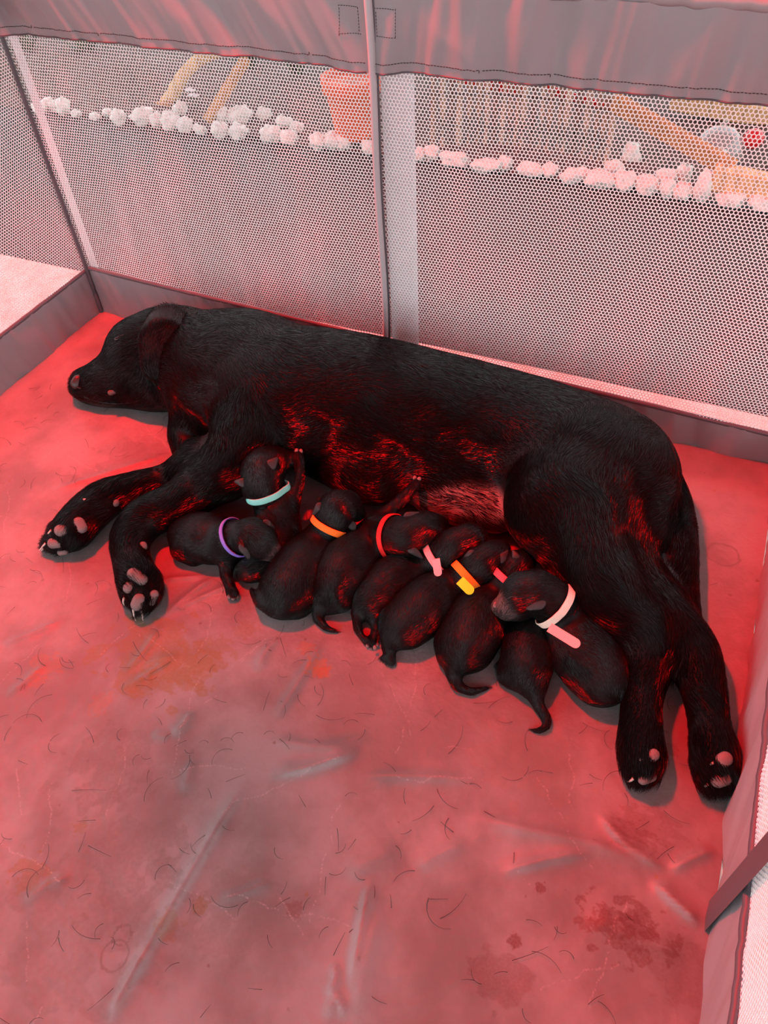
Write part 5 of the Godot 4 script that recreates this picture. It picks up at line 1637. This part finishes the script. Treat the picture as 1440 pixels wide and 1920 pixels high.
	limb(L, [Vector4(0.7779, 0.0554, 0.4275, 0.0254), Vector4(0.7819, 0.0742, 0.4100, 0.0292), Vector4(0.7879, 0.0689, 0.3942, 0.0239), Vector4(0.8026, 0.0544, 0.3904, 0.0144)], 1.00, 0.012)
	limb(L, [Vector4(0.7377, 0.0292, 0.5727, 0.0092), Vector4(0.7218, 0.0242, 0.5650, 0.0062), Vector4(0.7079, 0.0199, 0.5547, 0.0039)], 1.00, 0.012)
	limb(L, [Vector4(0.7830, 0.0140, 0.5498, 0.0185), Vector4(0.7958, 0.0094, 0.5259, 0.0124)], 1.00, 0.012)
	got = pup("black puppy with an orange collar facing into the dog's belly", Vector3(0.7511, 0.0000, 0.4936), L, [[Vector3(0.7668, 0.0950, 0.4310), Vector3(0.7568, 0.0800, 0.4357), 0.0070, Vector3(0.3816, 0.7202, 0.5794)], [Vector3(0.8097, 0.0600, 0.4196), Vector3(0.8143, 0.0500, 0.4218), 0.0071, Vector3(0.3382, 0.7404, 0.5809)]], 0.0030)
	collar(got[0], got[1], Vector3(0.7765, 0.0565, 0.4297), Vector3(0.0081, 0.0230, -0.0209), 0.0100, mat.band_orange, "bright orange collar", 0.036)
	L = []
	limb(L, [Vector4(0.8508, 0.0299, 0.3955, 0.0308), Vector4(0.8343, 0.0242, 0.4182, 0.0375), Vector4(0.8217, 0.0289, 0.4690, 0.0447), Vector4(0.8180, 0.0253, 0.5012, 0.0392)], 0.85, 0.012)
	limb(L, [Vector4(0.8629, 0.0483, 0.4091, 0.0283), Vector4(0.8969, 0.0657, 0.4144, 0.0307), Vector4(0.9137, 0.0636, 0.3883, 0.0256), Vector4(0.9251, 0.0508, 0.3660, 0.0158)], 1.00, 0.012)
	limb(L, [Vector4(0.8124, 0.0260, 0.5173, 0.0184), Vector4(0.8066, 0.0176, 0.5382, 0.0100), Vector4(0.8140, 0.0058, 0.5540, 0.0077), Vector4(0.8319, 0.0046, 0.5644, 0.0061), Vector4(0.8499, 0.0023, 0.5642, 0.0030)], 1.00, 0.012)
	limb(L, [Vector4(0.8357, 0.0140, 0.5188, 0.0184), Vector4(0.8247, 0.0088, 0.5321, 0.0115)], 1.00, 0.012)
	limb(L, [Vector4(0.8331, 0.0459, 0.3970, 0.0159), Vector4(0.8528, 0.0619, 0.3703, 0.0119), Vector4(0.8654, 0.0696, 0.3378, 0.0096), Vector4(0.8714, 0.0731, 0.3161, 0.0081)], 1.00, 0.012)
	got = pup("black puppy with a red collar lying right of the orange-collared puppy", Vector3(0.8182, 0.0000, 0.4672), L, [[Vector3(0.9091, 0.0600, 0.4303), Vector3(0.9243, 0.0450, 0.4280), 0.0069, Vector3(0.2588, 0.7647, 0.5902)], [Vector3(0.8965, 0.1050, 0.4109), Vector3(0.9064, 0.1000, 0.3956), 0.0067, Vector3(0.2749, 0.7362, 0.6184)]], 0.0030)
	collar(got[0], got[1], Vector3(0.8691, 0.0560, 0.4151), Vector3(0.0286, 0.0120, 0.0023), 0.0080, mat.band_red, "red collar", 0.036)
	mv = settle(got[1], Vector3(0.8718, 0.0750, 0.3082), Vector3(0.2740, 0.7029, 0.6564), 0.0010)
	part("toe", blob(Vector3(0.8716, 0.0745, 0.3089) + mv, Vector3(0.8720, 0.0755, 0.3076) + mv, 0.0033, 0.0029, 0.7, Vector3(0.2740, 0.7029, 0.6564)), mat.pup_pad, got[0])
	mv = settle(got[1], Vector3(0.8648, 0.0750, 0.3084), Vector3(0.2795, 0.7018, 0.6552), 0.0010)
	part("toe", blob(Vector3(0.8651, 0.0744, 0.3089) + mv, Vector3(0.8646, 0.0756, 0.3078) + mv, 0.0033, 0.0029, 0.7, Vector3(0.2795, 0.7018, 0.6552)), mat.pup_pad, got[0])
	L = []
	limb(L, [Vector4(0.9322, 0.0262, 0.4147, 0.0282), Vector4(0.9163, 0.0214, 0.4296, 0.0331), Vector4(0.8934, 0.0246, 0.4688, 0.0381), Vector4(0.8819, 0.0197, 0.4999, 0.0305)], 0.85, 0.012)
	limb(L, [Vector4(0.9384, 0.0397, 0.4220, 0.0247), Vector4(0.9614, 0.0602, 0.4015, 0.0252), Vector4(0.9789, 0.0645, 0.3879, 0.0245), Vector4(0.9882, 0.0540, 0.3669, 0.0140)], 1.00, 0.012)
	limb(L, [Vector4(0.8709, 0.0204, 0.5069, 0.0137), Vector4(0.8636, 0.0113, 0.5286, 0.0084), Vector4(0.8742, 0.0052, 0.5489, 0.0068), Vector4(0.8948, 0.0028, 0.5655, 0.0037)], 1.00, 0.012)
	limb(L, [Vector4(0.8835, 0.0127, 0.5138, 0.0167), Vector4(0.8992, 0.0074, 0.5348, 0.0098), Vector4(0.9047, 0.0051, 0.5622, 0.0067)], 1.00, 0.012)
	got = pup("black puppy with a pink collar lying right of the red-collared puppy", Vector3(0.8925, -0.0000, 0.4592), L, [[Vector3(0.9881, 0.0700, 0.4189), Vector3(0.9993, 0.0600, 0.4118), 0.0067, Vector3(0.1901, 0.7686, 0.6109)]], 0.0030)
	collar(got[0], got[1], Vector3(0.9429, 0.0515, 0.4296), Vector3(0.0172, 0.0130, -0.0142), 0.0100, mat.band_pink, "pink collar", 0.036)
	part("strap_end", strap_end(Vector3(0.9554, 0.0880, 0.4558), Vector3(0.9632, 0.0660, 0.4658), 0.0110, Vector3(0.2265, 0.7729, 0.5928)), mat.band_pink, got[0], "pink strap end")
	mv = settle(got[1], Vector3(0.9020, 0.0120, 0.5728), Vector3(0.2742, 0.8356, 0.4760), 0.0009)
	part("toe", blob(Vector3(0.9018, 0.0116, 0.5733) + mv, Vector3(0.9021, 0.0124, 0.5722) + mv, 0.0029, 0.0027, 0.7, Vector3(0.2742, 0.8356, 0.4760)), mat.pup_pad, got[0])
	mv = settle(got[1], Vector3(0.9071, 0.0110, 0.5737), Vector3(0.2696, 0.8373, 0.4756), 0.0009)
	part("toe", blob(Vector3(0.9072, 0.0105, 0.5742) + mv, Vector3(0.9070, 0.0115, 0.5731) + mv, 0.0029, 0.0026, 0.7, Vector3(0.2696, 0.8373, 0.4756)), mat.pup_pad, got[0])
	mv = settle(got[1], Vector3(0.9118, 0.0110, 0.5718), Vector3(0.2653, 0.8376, 0.4775), 0.0009)
	part("toe", blob(Vector3(0.9121, 0.0105, 0.5722) + mv, Vector3(0.9115, 0.0115, 0.5713) + mv, 0.0029, 0.0026, 0.7, Vector3(0.2653, 0.8376, 0.4775)), mat.pup_pad, got[0])
	mv = settle(got[1], Vector3(0.9127, 0.0120, 0.5666), Vector3(0.2640, 0.8356, 0.4818), 0.0009)
	part("toe", blob(Vector3(0.9132, 0.0115, 0.5669) + mv, Vector3(0.9122, 0.0125, 0.5663) + mv, 0.0029, 0.0027, 0.7, Vector3(0.2640, 0.8356, 0.4818)), mat.pup_pad, got[0])
	L = []
	limb(L, [Vector4(0.9884, 0.0278, 0.4339, 0.0275), Vector4(0.9757, 0.0219, 0.4494, 0.0338), Vector4(0.9558, 0.0274, 0.4916, 0.0424), Vector4(0.9410, 0.0230, 0.5297, 0.0356)], 0.85, 0.012)
	limb(L, [Vector4(0.9955, 0.0441, 0.4397, 0.0241), Vector4(1.0103, 0.0619, 0.4236, 0.0269), Vector4(1.0208, 0.0627, 0.4016, 0.0227), Vector4(1.0259, 0.0539, 0.3791, 0.0139)], 1.00, 0.012)
	limb(L, [Vector4(0.9306, 0.0223, 0.5501, 0.0161), Vector4(0.9275, 0.0107, 0.5662, 0.0088), Vector4(0.9389, 0.0050, 0.5767, 0.0066), Vector4(0.9411, 0.0044, 0.5818, 0.0058), Vector4(0.9229, 0.0028, 0.5781, 0.0037)], 1.00, 0.012)
	limb(L, [Vector4(0.9177, 0.0148, 0.5262, 0.0194), Vector4(0.9083, 0.0103, 0.5294, 0.0135)], 1.00, 0.012)
	got = pup("black puppy with an amber and yellow collar near the middle of the litter", Vector3(0.9534, 0.0000, 0.4861), L, [[Vector3(1.0391, 0.0950, 0.4292), Vector3(1.0432, 0.0950, 0.4136), 0.0072, Vector3(0.1475, 0.7698, 0.6210)], [Vector3(0.9978, 0.0900, 0.4309), Vector3(0.9891, 0.0800, 0.4315), 0.0059, Vector3(0.1853, 0.7675, 0.6137)]], 0.0030)
	collar(got[0], got[1], Vector3(0.9977, 0.0540, 0.4446), Vector3(0.0141, 0.0120, -0.0206), 0.0110, mat.band_amber, "amber yellow collar", 0.036)
	part("strap_end", strap_end(Vector3(0.9968, 0.0830, 0.4746), Vector3(1.0160, 0.0660, 0.4761), 0.0130, Vector3(0.1899, 0.7895, 0.5836)), mat.band_yellow, got[0], "yellow strap end")
	L = []
	limb(L, [Vector4(1.0461, 0.0417, 0.4277, 0.0255), Vector4(1.0375, 0.0267, 0.4389, 0.0336), Vector4(1.0296, 0.0280, 0.4914, 0.0433), Vector4(1.0285, 0.0254, 0.5314, 0.0393)], 0.85, 0.012)
	limb(L, [Vector4(1.0499, 0.0524, 0.4301, 0.0224), Vector4(1.0561, 0.0625, 0.4082, 0.0225), Vector4(1.0642, 0.0616, 0.3920, 0.0166)], 1.00, 0.012)
	limb(L, [Vector4(1.0239, 0.0231, 0.5538, 0.0172), Vector4(1.0227, 0.0117, 0.5702, 0.0101), Vector4(1.0343, 0.0060, 0.5833, 0.0079), Vector4(1.0515, 0.0049, 0.5841, 0.0064), Vector4(1.0712, 0.0027, 0.5689, 0.0036)], 1.00, 0.012)
	limb(L, [Vector4(1.0055, 0.0167, 0.5299, 0.0220), Vector4(1.0073, 0.0100, 0.5490, 0.0131)], 1.00, 0.012)
	got = pup("black puppy with a rose collar and curled tail right of the yellow-collared puppy", Vector3(1.0242, -0.0000, 0.5060), L, [[Vector3(1.0577, 0.1000, 0.4234), Vector3(1.0502, 0.1000, 0.4133), 0.0058, Vector3(0.1301, 0.7670, 0.6283)]], 0.0030)
	collar(got[0], got[1], Vector3(1.0506, 0.0575, 0.4312), Vector3(0.0102, 0.0150, -0.0173), 0.0100, mat.band_rose, "rose collar", 0.036)
	L = []
	limb(L, [Vector4(1.1264, 0.0610, 0.4547, 0.0306), Vector4(1.1438, 0.0464, 0.4597, 0.0369), Vector4(1.1765, 0.0305, 0.4888, 0.0473), Vector4(1.2013, 0.0263, 0.5126, 0.0407)], 0.85, 0.012)
	limb(L, [Vector4(1.1215, 0.0738, 0.4555, 0.0288), Vector4(1.0960, 0.0850, 0.4579, 0.0300), Vector4(1.0836, 0.0842, 0.4640, 0.0292)], 1.00, 0.012)
	limb(L, [Vector4(1.0780, 0.0793, 0.4679, 0.0243), Vector4(1.0650, 0.0691, 0.4818, 0.0171), Vector4(1.0567, 0.0629, 0.4820, 0.0129)], 1.00, 0.010, PUPFACE)
	limb(L, [Vector4(1.0827, 0.0643, 0.4793, 0.0143), Vector4(1.0672, 0.0566, 0.4860, 0.0086)], 1.00, 0.008)
	bone(L, Vector3(1.0684, 0.1120, 0.4979), Vector3(1.0784, 0.1160, 0.4998), 0.0020, 0.0020, 1.0, 0.003, BLACK, Vector3.UP, true)
	bone(L, Vector3(1.0628, 0.0730, 0.5029), Vector3(1.0877, 0.0780, 0.4995), 0.0016, 0.0016, 1.0, 0.003, BLACK, Vector3.UP, true)
	bone(L, Vector3(1.0593, 0.0980, 0.4993), Vector3(1.0645, 0.1080, 0.4980), 0.0012, 0.0012, 1.0, 0.003, BLACK, Vector3.UP, true)
	got = pup("black puppy showing its face with a cream collar and salmon strap", Vector3(1.1801, 0.0000, 0.4798), L, [[Vector3(1.1074, 0.1160, 0.4962), Vector3(1.0967, 0.1080, 0.5038), 0.0095, Vector3(0.0877, 0.7997, 0.5940)]], 0.0018)
	collar(got[0], got[1], Vector3(1.1307, 0.0825, 0.4715), Vector3(-0.0201, 0.0150, 0.0016), 0.0110, mat.band_cream, "cream collar", 0.036)
	part("strap_end", strap_end(Vector3(1.1278, 0.0980, 0.5141), Vector3(1.1688, 0.0980, 0.5268), 0.0120, Vector3(0.0667, 0.8159, 0.5743)), mat.band_salmon, got[0], "salmon strap end")
	crease(got[1], got[0], "closed_eye", [Vector3(1.0680, 0.1000, 0.4939), Vector3(1.0711, 0.1000, 0.4881), Vector3(1.0764, 0.1000, 0.4869), Vector3(1.0820, 0.1000, 0.4892)], Vector3(0.1255, 0.8009, 0.5854), 0.0013)
	crease(got[1], got[0], "mouth", [Vector3(1.0565, 0.0800, 0.5027), Vector3(1.0665, 0.0800, 0.5050), Vector3(1.0777, 0.0800, 0.5023), Vector3(1.0909, 0.0800, 0.4944)], Vector3(0.1353, 0.8108, 0.5695), 0.0011)
	crease(got[1], got[0], "skin_fold", [Vector3(1.0615, 0.1000, 0.5000), Vector3(1.0681, 0.1000, 0.5054), Vector3(1.0716, 0.1000, 0.5120)], Vector3(0.1324, 0.8032, 0.5809), 0.0007)
	crease(got[1], got[0], "skin_fold", [Vector3(1.0642, 0.1000, 0.4954), Vector3(1.0735, 0.1000, 0.5024), Vector3(1.0789, 0.1000, 0.5109)], Vector3(0.1293, 0.8013, 0.5842), 0.0007)
	crease(got[1], got[0], "nostril", [Vector3(1.0521, 0.0900, 0.4977), Vector3(1.0542, 0.0900, 0.4996)], Vector3(0.1403, 0.8046, 0.5770), 0.0010)
	mv = settle(got[1], Vector3(1.0537, 0.0860, 0.4975), Vector3(0.1382, 0.8061, 0.5754), 0.0010)
	part("nose", blob(Vector3(1.0539, 0.0851, 0.4986) + mv, Vector3(1.0536, 0.0869, 0.4965) + mv, 0.0035, 0.0031, 0.7, Vector3(0.1382, 0.8061, 0.5754)), mat.pup_nose, got[0])
	L = []
	limb(L, [Vector4(1.0988, 0.0203, 0.4581, 0.0315), Vector4(1.1022, 0.0233, 0.4958, 0.0360), Vector4(1.1120, 0.0213, 0.5285, 0.0330), Vector4(1.1174, 0.0174, 0.5408, 0.0269)], 0.85, 0.012)
	limb(L, [Vector4(1.1274, 0.0178, 0.5513, 0.0128), Vector4(1.1380, 0.0095, 0.5707, 0.0085), Vector4(1.1528, 0.0054, 0.5823, 0.0071), Vector4(1.1573, 0.0043, 0.5933, 0.0057), Vector4(1.1493, 0.0037, 0.6032, 0.0049), Vector4(1.1402, 0.0021, 0.6045, 0.0028)], 1.00, 0.012)
	limb(L, [Vector4(1.0955, 0.0132, 0.5315, 0.0174), Vector4(1.0898, 0.0099, 0.5471, 0.0130), Vector4(1.0964, 0.0049, 0.5533, 0.0065)], 1.00, 0.012)
	limb(L, [Vector4(1.0878, 0.0055, 0.5400, 0.0073), Vector4(1.0743, 0.0039, 0.5339, 0.0051)], 1.00, 0.012)
	got = pup("black puppy without visible collar lying under the cream-collared puppy's chin", Vector3(1.1057, 0.0000, 0.5008), L, [], 0.0030)

func build_floor_hairs() -> void:
	var st := SurfaceTool.new()
	st.begin(Mesh.PRIMITIVE_TRIANGLES)
	for i in 620:
		var c := Vector3(0.03 + rng.randf() * 1.3, 0.0022, 0.25 + rng.randf() * 1.0)
		var a := rng.randf() * TAU
		var bend := (rng.randf() - 0.5) * 4.5
		var L := 0.014 + 0.038 * rng.randf() * rng.randf()
		var path := PackedVector3Array()
		var p := c
		for k in 8:
			path.append(p + Vector3(0, 0.0012 * sin(k * 0.45), 0))
			p += Vector3(cos(a), 0, sin(a)) * L / 7.0
			a += bend / 7.0
		st.append_from(cord(path, 0.00030, 0.00014, 4), 0, Transform3D())
	tag(part("shed_hair", st.commit(), mat.crease_dark, null, "", "stuff"), "loose black dog hairs scattered over the grey pen floor", "hair")

func _ready() -> void:
	set_stage()
	rng.seed = 7
	wob.seed = 3
	wob.frequency = 0.01
	wob.fractal_octaves = 2
	grain.seed = 5
	grain.frequency = 0.02
	make_blade()
	make_materials()
	build_outside()
	build_canopy()
	build_pen()
	build_lamps()
	build_mother()
	build_puppies()
	build_floor_hairs()

func build_lamps() -> void:
	build_shade_box()
	build_lamp("unseen_heat_lamp", Vector3(0.06, 2.15, 0.09), Vector3(0.58, 0, 0.52), 14.5, 44.0, "unseen red heat lamp out of view over the back left corner, lighting the pen")  # lamp out of view, placed to light the floor and coats red
